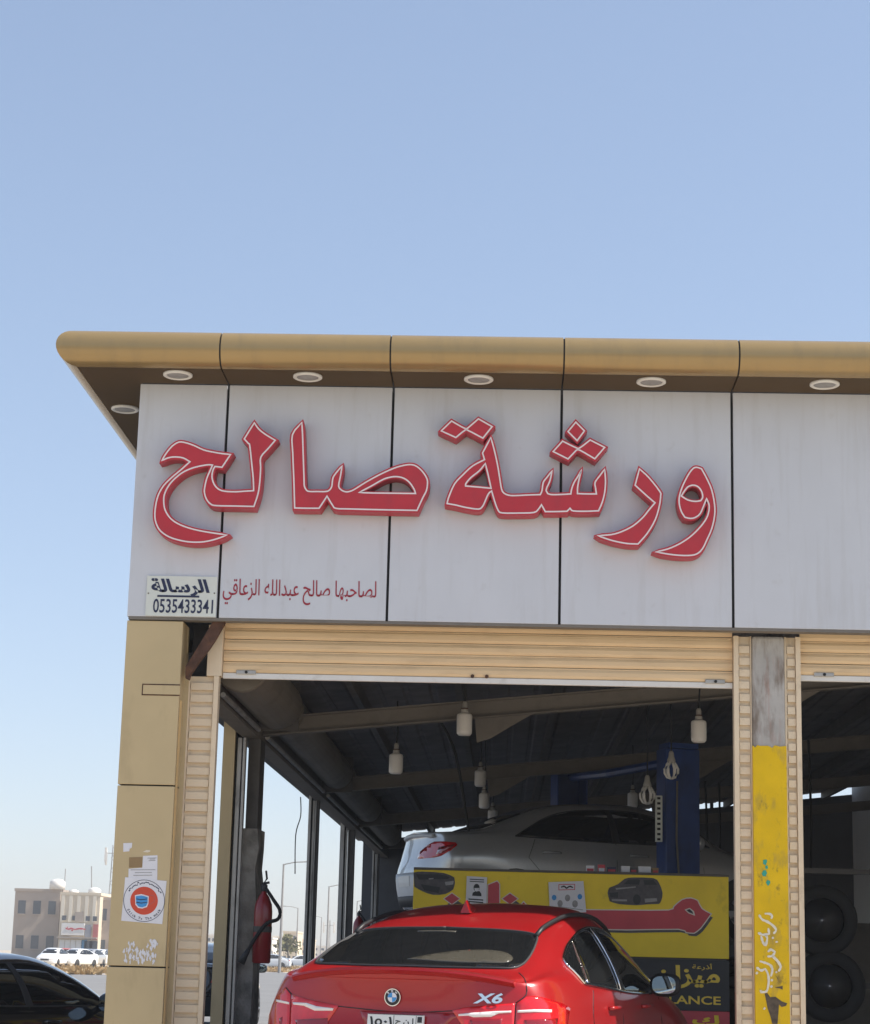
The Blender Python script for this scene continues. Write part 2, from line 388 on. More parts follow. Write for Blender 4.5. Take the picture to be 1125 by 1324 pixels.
box(p0.x+.009, CXR+.004, .009, .019, p1.z+.009, p0.z-.009).build('patch_plate', M_beige, WS)
br = [(640,860),(690,790),(800,610),(905,430),(1020,428),(925,600),(860,700),(760,830),(690,930),(672,985),(640,970)]
poly_px(MB(), [[(150 + x*.1422, 740 + y*.1422) for x, y in br]], .10, .05).build('brace', M_rust, WS)
box(-2.33, -2.18, .30, .34, 3.27, 3.70).build('gap_dark_fill', M_dark, WS)  # dark plate standing in for the unlit void above the guide
# shutter guides: a channel with a ladder of rungs
def guide(x0, x1, zt, flange_left, parent=WS, y=.20, rungs=True):
    w0 = .035
    mb = MB().box(x0, x1, y+.028, y+.085, .03, zt)
    if flange_left: mb.box(x0, x0+w0, y-.012, y+.027, .03, zt).box(x1-.010, x1, y+.004, y+.027, .03, zt); a, b = x0+w0+.004, x1-.014
    else: mb.box(x1-w0, x1, y-.012, y+.027, .03, zt).box(x0, x0+.014, y+.004, y+.027, .03, zt); a, b = x0+.020, x1-w0-.004
    o = mb.build('shutter_guide', M_guide, parent)
    me = None; z = .10
    L = LOC[o.name]
    while z < zt - .06:
        if me is None:
            me = MB().box(a, b, y+.004, y+.0275, 0, .052).mesh('rung', L); me.materials.append(M_guide)
        r = bpy.data.objects.new('rung', me); COL.objects.link(r); r.parent = o; r.location = (random.uniform(-.002,.002), random.uniform(-.003,.003), z)
        r.rotation_euler = (random.uniform(-.012,.012), 0, 0); LOC[r.name] = L
        z += .0885
    return o
guide(-2.332, -2.108, 3.30, False)
box(-2.20, -2.092, .19, .28, 3.302, 3.68).build('guide_head', M_guide, WS)
guide(1.660, 1.790, ZF0-.03, True)
guide(2.030, 2.145, ZF0-.03, False)
guide(5.95, 6.08, ZF0-.03, True)
# concrete pillar between the bays, its lower part painted yellow
PX0, PX1 = 1.793, 2.027
pil = box(PX0, PX1, .17, .45, .03, ZF0-.03).build('pillar', M_conc, WS, bevel=.02)
ye = [(PX0-.004, 2.872)] + [(PX0-.004 + (PX1-PX0+.008)*k/14, 2.868 + random.uniform(-.012,.012)) for k in range(1, 14)] + [(PX1+.004, 2.872)]
yp = MB().prism([[(PX0-.004,.03),(PX1+.004,.03)] + ye[::-1]], lambda x, z: Vector((x, .1635, z)), lambda x, z: Vector((x, .40, z))).build('yellow_coat', M_yel, pil, bevel=.012)
def strokes(mb, S, ox, oy, sc, Y, wd, t=.004):
    for s in S:
        pts = smooth_loop(s, False, 4, 70); n = len(pts)
        l, r = [], []
        for i, p in enumerate(pts):
            a = Vector(pts[min(i+1, n-1)]) - Vector(pts[max(i-1, 0)]); a.normalize()
            q = Vector((-a.y, a.x))*wd*(.75 + .5*random.random())*(.6 if i in (0, n-1) else 1)
            l.append(((p[0]+q.x)*sc+ox, (p[1]+q.y)*sc+oy)); r.append(((p[0]-q.x)*sc+ox, (p[1]-q.y)*sc+oy))
        for i in range(n-1):
            q = [l[i], l[i+1], r[i+1], r[i]]
            mb.prism([q], lambda x, y: at(x, y, Y) - Vector((0, t, 0)), lambda x, y: at(x, y, Y))
    return mb
G = [[(460,20),(490,65),(545,90),(600,130),(625,170),(600,205)],[(515,10),(560,12),(585,30),(580,60)],
     [(450,195),(500,215),(560,205),(550,150)],[(480,225),(500,290),(525,320),(540,250),(520,215)],[(590,235),(600,255)],[(630,275),(632,292)],
     [(545,380),(575,355),(615,380),(590,420),(540,425)],[(590,420),(640,470),(670,525),(650,570)],[(465,470),(530,490),(575,515),(590,560),(575,620)],
     [(435,530),(480,560),(520,545),(545,590),(555,650),(548,720),(530,765),(480,770),(475,750)],[(430,580),(450,592)],[(575,650),(595,660)],[(570,710),(590,722)],[(625,570),(632,585)],
     [(505,925),(520,935)]]
strokes(MB(), G, 920, 1180, .13333, .1625, 11).build('graffiti', M_graf, pil)
sp = MB()
for cx, cy, rr in ((326,795,8),(324,832,9),(336,862,7),(331,812,5)):
    l = [(860 + (cx + rr*math.cos(a)*random.uniform(.6,1.1))*.3957, 800 + (cy + rr*1.5*math.sin(a)*random.uniform(.6,1.1))*.3957) for a in [2*math.pi*k/12 for k in range(12)]]
    poly_px(sp, [l], .1625, .003)
sp.build('paint_spots', M_teal, pil)
st = [(515,785),(540,778),(570,820),(620,815),(680,860),(735,880),(720,905),(680,915),(655,890),(650,960),(640,1080),(590,1080),(570,1000),(545,930),(530,850)]
sm_ = MB(); poly_px(sm_, [[(920 + x*.13333, 1180 + y*.13333) for x, y in st]], .1625, .002)
for s_ in ([(615,600),(640,640),(655,680),(648,640)],[(610,725),(690,710),(690,745),(660,735)]):
    poly_px(sm_, [[(920 + x*.13333, 1180 + y*.13333) for x, y in s_]], .1625, .002)
sm_.build('grease_stain', M_stain, pil)
pil2 = box(6.085, 6.32, .17, .45, .03, ZF0-.03).build('pillar', M_conc, WS, bevel=.02)
# walls and roof inside
def zr(x): return 3.58 + .115*(x + 2.7)
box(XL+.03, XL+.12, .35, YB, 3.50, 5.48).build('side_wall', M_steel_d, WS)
box(-2.30, -2.165, .36, YB, 3.17, 3.47).build('side_beam', M_steel, WS)
box(XL+.03, -2.165, .36, YB, 3.473, 3.497).build('beam_soffit', M_steel_d, WS)
box(XR-.14, XR, .12, YB-.003, .03, 5.48).build('right_wall', M_bwhite, WS)
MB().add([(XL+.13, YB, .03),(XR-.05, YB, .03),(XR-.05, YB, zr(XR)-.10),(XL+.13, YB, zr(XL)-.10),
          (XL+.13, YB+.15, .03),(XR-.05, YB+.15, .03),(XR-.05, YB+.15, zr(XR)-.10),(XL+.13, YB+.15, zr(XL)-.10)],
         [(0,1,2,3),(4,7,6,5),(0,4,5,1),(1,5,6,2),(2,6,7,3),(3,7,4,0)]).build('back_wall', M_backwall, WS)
for x in (-2.1,-1.35,-.65,.2,1.05,1.75,2.4,3.1,3.9,4.6,5.5):
    box(x, x+.06, YB+.01, YB+.1, zr(x)-.16, zr(x)+.03).build('wall_stub', M_steel_d, WS)
xs = [XL+.125 + i*.25 for i in range(int((XR-XL-.25)/.25)+1)]; mb = MB()
for i in range(len(xs)-1):                                       # ribbed roof sheet
    a, b = xs[i], xs[i+1]
    for u, v, h0, h1 in ((a, a+.17, 0, 0), (a+.17, a+.19, 0, .014), (a+.19, a+.23, .014, .014), (a+.23, b, .014, 0)):
        mb.add([(u,.5,zr(u)+h0),(v,.5,zr(v)+h1),(v,YB+.2,zr(v)+h1),(u,YB+.2,zr(u)+h0)], [(0,1,2,3)])
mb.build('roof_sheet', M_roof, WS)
x = -2.3
while x < 6.3:
    box(x, x+.06, .6, YB, zr(x)-.135, zr(x)-.004).build('purlin', M_steel_d, WS); x += .92
for Y in (3.5, 9.7, 15.9, 22.0):
    def rb(x): return 3.265 + .103*(x + 1.7)
    mb = MB()
    def sl(za, zb, y0, y1):
        a, b = -2.16, XR-.16
        mb.add([(a,y0,rb(a)+za),(b,y0,rb(b)+za),(b,y1,rb(b)+za),(a,y1,rb(a)+za),(a,y0,rb(a)+zb),(b,y0,rb(b)+zb),(b,y1,rb(b)+zb),(a,y1,rb(a)+zb)],
               [(0,3,2,1),(4,5,6,7),(0,1,5,4),(1,2,6,5),(2,3,7,6),(3,0,4,7)])
    sl(0, .014, Y-.06, Y+.06); sl(.0145, .1495, Y-.008, Y+.008); sl(.15, .164, Y-.06, Y+.06)
    rf = mb.build('rafter', M_steel, WS)
    for gx in ((-.27, 2.3) if Y < 4 else (-.2, 2.2)):             # gusset plate hanging under the rafter
        MB().prism([[(gx, rb(gx)+.0), (gx+.50, rb(gx+.50)-.0), (gx+.14, rb(gx)-.17), (gx+.02, rb(gx)-.21)]],
                   lambda x_, z_: Vector((x_, Y-.01, z_)), lambda x_, z_: Vector((x_, Y+.01, z_))).build('gusset', M_steel, rf)
# side columns of the open left wall
for k, Y in enumerate((3.1, 10.2, 15.8, 22.6)):
    if k == 0: xa = [-2.462, -2.358, -2.352, -2.340, -2.338, -2.300, -2.285, -2.262, -2.255, -2.150]; dy = .45
    elif k == 2: xa = [-2.430, -2.370, -2.368, -2.352, -2.350, -2.325, -2.315, -2.300, -2.298, -2.215]; dy = .16
    else: xa = [-2.375, -2.345, -2.343, -2.330, -2.328, -2.300, -2.292, -2.280, -2.278, -2.250]; dy = .12
    box(xa[0], xa[1], Y, Y+dy, .03, 3.47).build('side_cladding', M_beige if k == 0 else M_alu, WS)
    box(xa[2], xa[3], Y+.04, Y+dy, .03, 3.47).build('column_gap', M_dark, WS)
    g = MB().box(xa[4], xa[5], Y+.03, Y+.10, .03, 3.165).box(xa[6], xa[7], Y+.0, Y+.09, .03, 3.165)
    g.build('side_guide', M_alu, WS, bevel=.004)
    box(xa[8], xa[9], Y+.02 + (.13 if k == 0 else 0), Y+dy+.04, .03, 3.168).build('side_column', M_steel_d, WS)
    if k == 0:
        rb_ = random.Random(3); mb = MB(); n = 16; prof = []
        for j in range(15):
            z = .03 + j*.168; wv = rb_.uniform(-.012,.012)
            prof.append([(-2.30 + wv, Y+.06, z), (-2.135 + rb_.uniform(-.015,.015), Y+.10, z), (-2.125 + rb_.uniform(-.015,.015), Y+.53, z), (-2.30, Y+.53, z)])
        vs = [p for r in prof for p in r]
        mb.add(vs, [(i*4+q, i*4+(q+1) % 4, (i+1)*4+(q+1) % 4, (i+1)*4+q) for i in range(14) for q in range(4)] + [(0,1,2,3), (56,57,58,59)])
        mb.build('plinth_coat', M_conc_d, WS)
# shutter drums along the left wall
for y0, y1, r in ((.5, 3.0, .215), (3.45, 9.5, .185), (9.9, 15.3, .185), (15.8, 21.5, .185)):
    MB().lathe([(r*.94, y0), (r, y0+.02), (r, y1-.02), (r*.94, y1)], (-1.985, 0, 3.44), 'Y', 24).build('shutter_drum', M_drum, WS, smooth=False)
    MB().tube([(-2.13, y0+.1, 3.215), (-2.13, y1-.1, 3.215)], .022).build('drum_rail', M_alu, WS)
    box(-2.16, -1.80, y1+.03, y1+.06, 3.22, 3.64).build('drum_bracket', M_steel_d, WS)

# ------------------------------------------------------------------ roller shutters
def shutter(x0, x1, zb, Y, label):
    t = thing('roller_shutter', label, 'shutter', ((x0+x1)/2, Y, zb), 'rolled up bay shutters')
    rail = box(x0, x1, Y-.012, Y+.02, zb, zb+.042).build('bottom_rail', M_white, t, bevel=.004)
    z = zb + .045; p = .0835
    while z < ZF0 + .12:
        pr = [(0,0), (-.006,.004), (-.013,.022), (-.013,.050), (-.006,.066), (-.001,.069), (-.001,.080), (.006,.080), (.006,0)]
        n = len(pr)
        j0, j1 = random.uniform(-.003,.003), random.uniform(-.003,.003)
        MB().add([(x0, Y+a+j0, z+b+j0*.4) for a, b in pr] + [(x1, Y+a+j1, z+b+j1*.4) for a, b in pr],
                 [(i, (i+1) % n, (i+1) % n+n, i+n) for i in range(n)] + [tuple(range(n)), tuple(range(n, 2*n))]).build('slat', M_shut, t)
        z += p
    for x in (x0+.10, x1-.20):
        l = box(x, x+.145, Y-.026, Y-.012, zb+.032, zb+.062).build('lock_plate', M_alu, t, bevel=.004)
        MB().lathe([(.011,-.034),(.011,-.026)], (x+.075, Y, zb+.047), 'Y', 12).build('keyhole', M_dark, l)
    xm = (x0+x1)/2 - .03
    for x in (xm, xm+.105):
        MB().lathe([(.012,-.03),(.014,-.014)], (x, Y, zb+.052), 'Y', 12).build('bolt', M_rust, t)
    return t
shutter(-2.089, 1.657, 3.293, .26, 'cream slatted roller shutter rolled up above the red car')
shutter(2.149, 5.945, 3.36, .26, 'cream slatted roller shutter at the right, beyond the yellow pillar')

# ------------------------------------------------------------------ raised letters on the fascia
def LT(ox, oy, sc, pts): return [(ox + x*sc, oy + y*sc) for x, y in pts]
A_ = (180, 530, .17778); B_ = (360, 530, .18667); C_ = (560, 530, .21333); D_ = (740, 570, .18667)
LETT = [
 ('leftmost red raised letters, hooked shape with a long curved tail', [LT(*A_, [(165,370),(195,320),(240,265),(290,235),(340,240),(400,260),(470,292),(540,308),(600,318),(665,325),(603,418),(552,412),(537,440),(530,490),(545,540),(575,575),(620,592),(700,596),(770,592),(833,588),(830,500),(820,400),(805,262),(795,245),(765,212),(800,155),(838,95),(870,140),(920,180),(990,222),(940,280),(885,345),(884,420),(878,520),(865,610),(835,703),(700,700),(560,697),(520,685),(490,650),(475,600),(478,560),(492,500),(513,450),(534,402),(500,400),(430,412),(370,430),(310,460),(250,510),(210,560),(183,620),(180,680),(190,730),(220,780),(260,815),(320,845),(400,870),(500,890),(640,910),(560,940),(470,960),(380,962),(300,950),(220,925),(160,885),(130,840),(115,780),(120,700),(140,620),(180,550),(240,490),(300,440),(370,378),(320,350),(260,343),(210,350)])]),
 ('red raised letters with a tall upright at left and a long oval loop at right', [LT(*B_, [(163,88),(168,180),(172,300),(178,480),(180,525),(190,550),(210,565),(270,566),(330,566),(355,555),(370,530),(375,490),(382,463),(410,425),(442,388),(430,460),(418,520),(425,545),(450,563),(480,568),(520,555),(600,505),(700,450),(800,405),(870,385),(920,380),(960,393),(1000,430),(1028,475),(1033,510),(1025,560),(1000,610),(960,697),(700,692),(500,687),(400,683),(375,660),(337,598),(310,640),(282,682),(200,682),(113,680),(108,500),(100,300),(98,172)]),
   LT(*B_, [(558,573),(640,530),(720,485),(770,468),(820,463),(870,475),(910,505),(940,550),(950,580),(800,578),(650,576)])]),
 ('red raised letters with three teeth at right and a slanted loop at left', [LT(*C_, [(85,568),(95,530),(130,450),(180,395),(240,340),(312,302),(300,262),(350,168),(370,240),(390,330),(405,420),(415,480),(430,505),(460,518),(500,520),(580,516),(650,514),(660,490),(668,440),(690,410),(722,368),(708,430),(690,470),(685,490),(695,508),(720,514),(780,513),(835,510),(840,480),(855,440),(880,400),(900,362),(885,420),(876,470),(875,508),(940,510),(990,510),(985,475),(982,440),(1010,400),(1040,360),(1045,430),(1040,500),(1025,560),(1003,612),(930,615),(850,613),(830,597),(812,615),(740,617),(680,617),(657,575),(640,600),(612,622),(520,626),(420,625),(395,610),(375,560),(355,492),(335,510),(315,555),(300,585),(275,602),(200,592),(140,578)]),
   LT(*C_, [(317,325),(280,370),(230,410),(200,445),(197,462),(270,468),(352,476),(335,400)])]),
 ('pair of joined red diamond dots above the slanted loop letter', [LT(*C_, [(50,128),(112,68),(188,111),(208,113),(275,55),(358,102),(302,172),(212,125),(192,125),(138,168)])]),
 ('single red diamond dot on top, above the pair over the toothed letter', [LT(*C_, [(865,75),(917,128),(873,187),(818,132)])]),
 ('pair of joined red diamond dots over the toothed letter', [LT(*C_, [(728,253),(785,190),(866,230),(890,230),(952,183),(1040,228),(980,297),(890,245),(868,245),(818,298)])]),
 ('red raised letter shaped like a bent hook, second from the right end', [LT(*D_, [(465,195),(530,255),(605,350),(612,380),(603,450),(575,545),(520,640),(455,715),(380,712),(300,697),(240,680),(175,657),(270,650),(340,630),(420,590),(490,530),(530,480),(573,430),(520,385),(435,308)])]),
 ('rightmost red raised letter, an oval head with small eye and sweeping tail', [LT(*D_, [(865,185),(895,195),(930,260),(965,340),(985,440),(985,520),(965,610),(930,690),(900,750),(860,785),(800,795),(700,790),(575,770),(660,750),(740,715),(810,670),(870,615),(915,560),(940,510),(948,450),(930,400),(910,450),(885,505),(850,532),(815,538),(780,530),(755,490),(740,430),(745,370),(770,300),(810,225),(840,190)]),
   LT(*D_, [(755,383),(775,350),(800,320),(835,308),(870,318),(895,350),(903,390),(890,415),(850,420),(800,410)])]),
]
YF, YK = -.150, -.018
for lab, loops in LETT:
    S = [smooth_loop(l, True, 3, 42) for l in loops]
    big = [offset(S[0], 2.9)] + [offset(h, -2.2) for h in S[1:]]
    W = [[(at(x, y, YF).x, at(x, y, YF).z) for x, y in l] for l in big]
    xs_ = [p[0] for p in W[0]]; zs_ = [p[1] for p in W[0]]
    t = thing('raised_letter', lab, 'letter', ((min(xs_)+max(xs_))/2, YK, min(zs_)), 'raised red letters on the fascia')
    front = MB().prism(W, lambda x, z: Vector((x, YF, z))).build('face', M_letter, t)
    side = MB(); o_ = 0
    for l in W:
        k = len(l); side.add([(x, YF+.0005, z) for x, z in l] + [(x, YK, z) for x, z in l], [(i, (i+1) % k, (i+1) % k+k, i+k) for i in range(k)])
    side.build('return', M_letter_side, t)
    ln = MB()
    for l in S:                                                   # the white inline stripe follows every contour
        a = [(at(x, y, YF).x, at(x, y, YF).z) for x, y in offset(l, .95)]; b = [(at(x, y, YF).x, at(x, y, YF).z) for x, y in offset(l, -.95)]
        k = len(a)
        ln.add([(x, YF-.004, z) for x, z in a] + [(x, YF-.004, z) for x, z in b], [(i, (i+1) % k, (i+1) % k+k, i+k) for i in range(k)])
    ln.build('inline_stripe', M_line, t)
t = tag(text_px(MB(), arabic('لصاحبها صالح عبدالله الزعاقي'), 289, 748, 486, 785, -.003, bold=.004).build('small_lettering', M_redtext, None, loc=tuple(at(388, 785, -.003))),
        'thin red line of script along the bottom of the second fascia panel', 'lettering')
p0, p1 = at(190.5, 744, -.02), at(278.5, 797.5, -.02)
ph = thing('phone_sign', 'small white plate with navy script and telephone number at the fascia corner', 'sign', (p0.x, 0, p1.z))
box(p0.x, p1.x, -.014, -.002, p1.z, p0.z).build('plate', M_signplate, ph)
mb = MB(); text_px(mb, arabic('الرسالة'), 196, 747.5, 271, 772, -.0165, bold=.035, shear=-.25)
a_, b_ = at(204, 770.5, 0), at(258, 772.5, 0); mb.box(a_.x, b_.x, -.0175, -.0145, b_.z-.004, a_.z+.004); mb.build('name_lettering', M_navy, ph)
text_px(MB(), '0535433341', 198.5, 774, 275, 793.5, -.0165, bold=.012).build('number_lettering', M_navy, ph)
for px in (191.9, 277.3):
    c = at(px, 767, -.016); MB().lathe([(.006,-.017),(.006,-.013)], (c.x, 0, c.z), 'Y', 10).build('screw', M_steel, ph)

# ------------------------------------------------------------------ papers on the corner column
YC = .0145
def paper(name, label, loops, m=M_paper, cat='notice', t=.002):
    q = at(*loops[0][0], YC); return tag(poly_px(MB(), loops, YC, t).build(name, m, None, loc=(q.x, YC, q.z)), label, cat)
K = (150, 1080, .13605)
paper('paper_scrap', 'torn white paper scrap near the left edge of the corner column, above the round notice', [LT(*K, [(70,75),(155,72),(150,118),(130,128),(128,152),(70,157)])], cat='paper')
paper('paper_scrap', 'sliver of cream torn paper on the corner column, above the stepped notice', [LT(*K, [(255,158),(290,140),(325,142),(325,155),(300,163)])], M_bcream2, cat='paper')
nt_ = thing('printed_notice', 'stepped white printed sheet taped right above the round mask notice', 'notice', tuple(at(185, 1135, YC)))
poly_px(MB(), [LT(*K, [(258,195),(395,190),(392,425),(380,425),(118,402),(120,318),(250,308)])], YC, .0015).build('sheet', M_paper, nt_)
poly_px(MB(), [LT(*K, [(126,210),(252,206),(250,304),(124,308)])], YC, .002).build('tape_patch', M_card, nt_)
mb = MB()
for a, b, y in ((300,385,214),(320,370,224),(310,375,238),(140,375,326),(180,340,352),(165,345,378)):
    poly_px(mb, [LT(*K, [(a,y),(b,y-2),(b,y+4),(a,y+6)])], YC-.0018, .0008)
mb.build('print_lines', M_signlite, nt_)
ms = thing('mask_notice', 'square white notice with a red disc and blue face mask on the corner column', 'notice', tuple(at(186, 1195, YC)))
poly_px(MB(), [LT(*K, [(88,398),(482,434),(440,845),(50,812)])], YC-.0015, .0015).build('sheet', M_paper, ms)
cx_, cy_, tl = 267, 622, .0
def ring(r, n=48): return [(cx_ + r*.985*math.cos(2*math.pi*k/n), cy_ + r*1.0*math.sin(2*math.pi*k/n)) for k in range(n)]
poly_px(MB(), [LT(*K, ring(200)), LT(*K, ring(195))], YC-.0032, .001).build('ring', M_navy, ms)
poly_px(MB(), [LT(*K, ring(133))], YC-.0032, .001).build('disc', M_maskred, ms)
poly_px(MB(), [LT(*K, [(180,570),(240,558),(312,578),(308,650),(295,682),(250,697),(210,690),(185,660)])], YC-.0044, .001).build('mask_edge', M_paper, ms)
poly_px(MB(), [LT(*K, [(188,580),(245,572),(302,588),(300,645),(286,672),(250,685),(215,678),(193,652)])], YC-.0056, .001).build('mask_print', M_maskblue, ms)
strokes(MB(), [[(312,580),(345,570),(370,590),(360,630),(310,665)]], 150, 1080, .13605, YC-.0046, 2.2, .001).build('mask_loop', M_redcar, ms)
mb = MB()
for a in (600, 632): poly_px(mb, [LT(*K, [(192,a),(240,a+8),(298,a+2),(298,a+9),(240,a+16),(192,a+9)])], YC-.0068, .0006)
mb.build('mask_pleats', M_navy, ms)
mb = MB(); word = 'Stick To The mask'
for i, ch in enumerate(word):
    if ch == ' ': continue
    vs, fs, bb = glyphs(ch, bold=.03, res=1); th = R_(150 - i*7.4); rr = 172
    ox, oy = cx_ + rr*math.cos(th), cy_ + rr*math.sin(th)
    tx, ty = math.sin(th), -math.cos(th); nx, ny = -math.cos(th), -math.sin(th)
    w_ = (bb[1]-bb[0])/2 + bb[0]
    mb.add([tuple(at(*LT(*K, [(ox + ((x-w_)*tx + (y-.3)*nx)*33, oy + ((x-w_)*ty + (y-.3)*ny)*33)])[0], YC-.0036)) for x, y in vs], fs)
mb.build('lettering', M_navy, ms)
mb = MB(); S_ = []
for i in range(20):
    th = R_(-148 + i*6.2); r0 = 170 + random.uniform(-6, 6)
    S_.append([(cx_ + r0*math.cos(th), cy_ + r0*math.sin(th)), (cx_ + (r0+random.uniform(-4,8))*math.cos(th+.05), cy_ + (r0+random.uniform(-8,8))*math.sin(th+.05)), (cx_ + r0*math.cos(th+.1), cy_ + r0*math.sin(th+.1))])
strokes(mb, S_, 150, 1080, .13605, YC-.0034, 4.5, .0006).build('script_line', M_navy, ms)
mb = MB(); rg = random.Random(11)
for k in range(110):
    u, v = rg.random(), rg.random()
    x, y = 62 + u*335, 985 + v*225
    top = 985 + 120*math.exp(-((u-.5)/.13)**2) + 60*(u < .12) + 40*rg.random()
    if y < top: continue
    s = rg.uniform(8, 24); l = [(x + s*rg.uniform(.15,1)*math.cos(a)*.8, y + s*1.9*rg.uniform(.15,1)*math.sin(a)) for a in [2*math.pi*j/9 for j in range(9)]]
    poly_px(mb, [LT(*K, l)], YC - .0002*(k % 9), .0006 + .00003*k)
tag(mb.build('peeled_paper', M_paper, None, loc=tuple(at(180, 1240, YC))), 'shredded white remains of a peeled poster low on the corner column', 'paper')

# ------------------------------------------------------------------ cars
def crom(P, sub):
    """Catmull-Rom through a list of vectors"""
    n = len(P); out = []
    for i in range(n-1):
        p0, p1, p2, p3 = P[max(i-1, 0)], P[i], P[i+1], P[min(i+2, n-1)]
        for k in range(sub):
            t = k/sub
            out.append(.5*((2*p1) + (p2-p0)*t + (2*p0-5*p1+4*p2-p3)*t*t + (3*p1-p0-3*p2+p3)*t**3))
    out.append(P[-1].copy()); return out
class Body:
    """car body as a lofted grid; rows run from the tail to the nose, columns from sill to roof centre.
    Local axes: x right, y forward from the tail, z up; moved so that y = 0 is mid length."""
    def __init__(s, rows, rear, front, L, zb, sub=(4, 4)):
        # row: (u, w_low, w_shoulder, z_shoulder, w_belt, z_belt, (w,z)x4)
        H = []
        for r in rows:
            u, wl, ws, zs, wb, zbt, g = r
            H.append([Vector(q) for q in ((0,u,zb),(wl*.86,u,zb),(wl,u,zb+.14),((wl+ws)/2+.005,u,(zb+.14+zs)/2),(ws,u,zs),(wb,u,zbt),
                     (g[0][0],u,g[0][1]),(g[1][0],u,g[1][1]),(g[2][0],u,g[2][1]),(0,u,g[3]))])
        def cap(row, prof, k, sgn):
            out = []
            for p in row:
                z = p.z; u = prof[-1][1]
                for (za, ua), (zc, uc) in zip(prof, prof[1:]):
                    if za <= z <= zc: u = ua + (uc-ua)*(z-za)/(zc-za)
                if z < prof[0][0]: u = prof[0][1]
                u0 = p.y
                out.append(Vector((p.x*k, u + (u0-u)*(k**2.6)*.92, p.z)))
            return out
        full = [cap(H[0], rear, 0, 1), cap(H[0], rear, .45, 1), cap(H[0], rear, .8, 1)] + H + [cap(H[-1], front, .8, -1), cap(H[-1], front, .45, -1), cap(H[-1], front, 0, -1)]
        g = [crom(r, sub[1]) for r in full]
        cols = [crom([r[j] for r in g], sub[0]) for j in range(len(g[0]))]
        nj, ni = len(cols), len(cols[0])
        vs, fs = [], []
        for i in range(ni):
            for j in range(nj): vs.append(cols[j][i] - Vector((0, L/2, 0)))
        for i in range(ni-1):
            for j in range(nj-1): fs.append((i*nj+j, i*nj+j+1, (i+1)*nj+j+1, (i+1)*nj+j))
        N = len(vs)
        vs += [Vector((-v.x, v.y, v.z)) for v in vs]; fs += [tuple(k+N for k in reversed(f)) for f in fs]
        s.v, s.f, s.L = vs, fs, L
        s.bvh = BVHTree.FromPolygons(vs, fs)
        s.rot, s.loc = 0., Vector((0,0,0))
    def place(s, loc, rot): s.loc, s.rot = Vector(loc), rot; return s
    def local(s, p): return Matrix.Rotation(-s.rot, 3, 'Z') @ (Vector(p) - s.loc)
    def hit(s, o, d, eps=.004):
        h, n, _, _ = s.bvh.ray_cast(o, d.normalized())
        if h is None:
            dn = d.normalized(); c = o + dn*max(0, (-o).dot(dn)); h, n, _, _ = s.bvh.find_nearest(c)
            for _k in range(3):
                c = o + dn*((h - o).dot(dn)); h, n, _, _ = s.bvh.find_nearest(c)
        if n.dot(d) > 0: n = -n
        return h + n*eps
    def px(s, x, y, eps=.004):
        o = s.local(CAM); d = Matrix.Rotation(-s.rot, 3, 'Z') @ ray(x, y); return s.hit(o, d, eps)
    def side(s, u, z, sgn, eps=.004): return s.hit(Vector((3*sgn, u - s.L/2, z)), Vector((-sgn, 0, 0)), eps)
    def rear(s, x, z, eps=.004): return s.hit(Vector((x, -s.L, z)), Vector((0, 1, 0)), eps)
    def front(s, x, z, eps=.004): return s.hit(Vector((x, s.L, z)), Vector((0, -1, 0)), eps)
    def patch(s, mb, loop, fn, step, eps=.004, thick=.0):
        """panel cut to a 2-D outline and laid on the body through fn(x, y, eps)"""
        l = []
        for i, p in enumerate(loop):
            q = loop[(i+1) % len(loop)]; n = max(1, int(math.hypot(q[0]-p[0], q[1]-p[1])/step))
            l += [(p[0] + (q[0]-p[0])*k/n, p[1] + (q[1]-p[1])*k/n) for k in range(n)]
        def inside(x, y):
            c = False; n = len(l); j = n-1
            for i in range(n):
                if (l[i][1] > y) != (l[j][1] > y) and x < (l[j][0]-l[i][0])*(y-l[i][1])/(l[j][1]-l[i][1]) + l[i][0]: c = not c
                j = i
            return c
        xs, ys = [p[0] for p in l], [p[1] for p in l]; pts = list(l)
        x = min(xs) + step*.7
        while x < max(xs):
            y = min(ys) + step*.7
            while y < max(ys):
                if inside(x, y) and min((x-p[0])**2 + (y-p[1])**2 for p in l) > (step*.45)**2: pts.append((x, y))
                y += step
            x += step
        n = len(l)
        cv, _, ct = geometry.delaunay_2d_cdt([Vector(p) for p in pts], [(i, (i+1) % n) for i in range(n)], [], 0, 1e-7)[:3]
        tr = [tuple(t) for t in ct if inside(sum(cv[i].x for i in t)/3, sum(cv[i].y for i in t)/3)]
        mb.add([fn(p.x, p.y, eps) for p in cv], tr)
        # skirt down to the body so that the piece has an edge
        e0 = [fn(p[0], p[1], eps) for p in l]; e1 = [fn(p[0], p[1], -.003) for p in l]
        mb.add(e0 + e1, [(i, (i+1) % n, (i+1) % n+n, i+n) for i in range(n)])
        return mb
    def line(s, mb, pts, fn, r, step=3, eps=.002, closed=False):
        q = smooth_loop(pts, closed, 3, 60)
        if closed: q.append(q[0])
        return mb.tube([fn(p[0], p[1], eps) for p in q], r, 6)
def car_root(name, label, loc, rz, group=None):
    o = thing(name, label, 'car', (0,0,0), group); o.location = loc; o.rotation_euler = (0, 0, rz); return o
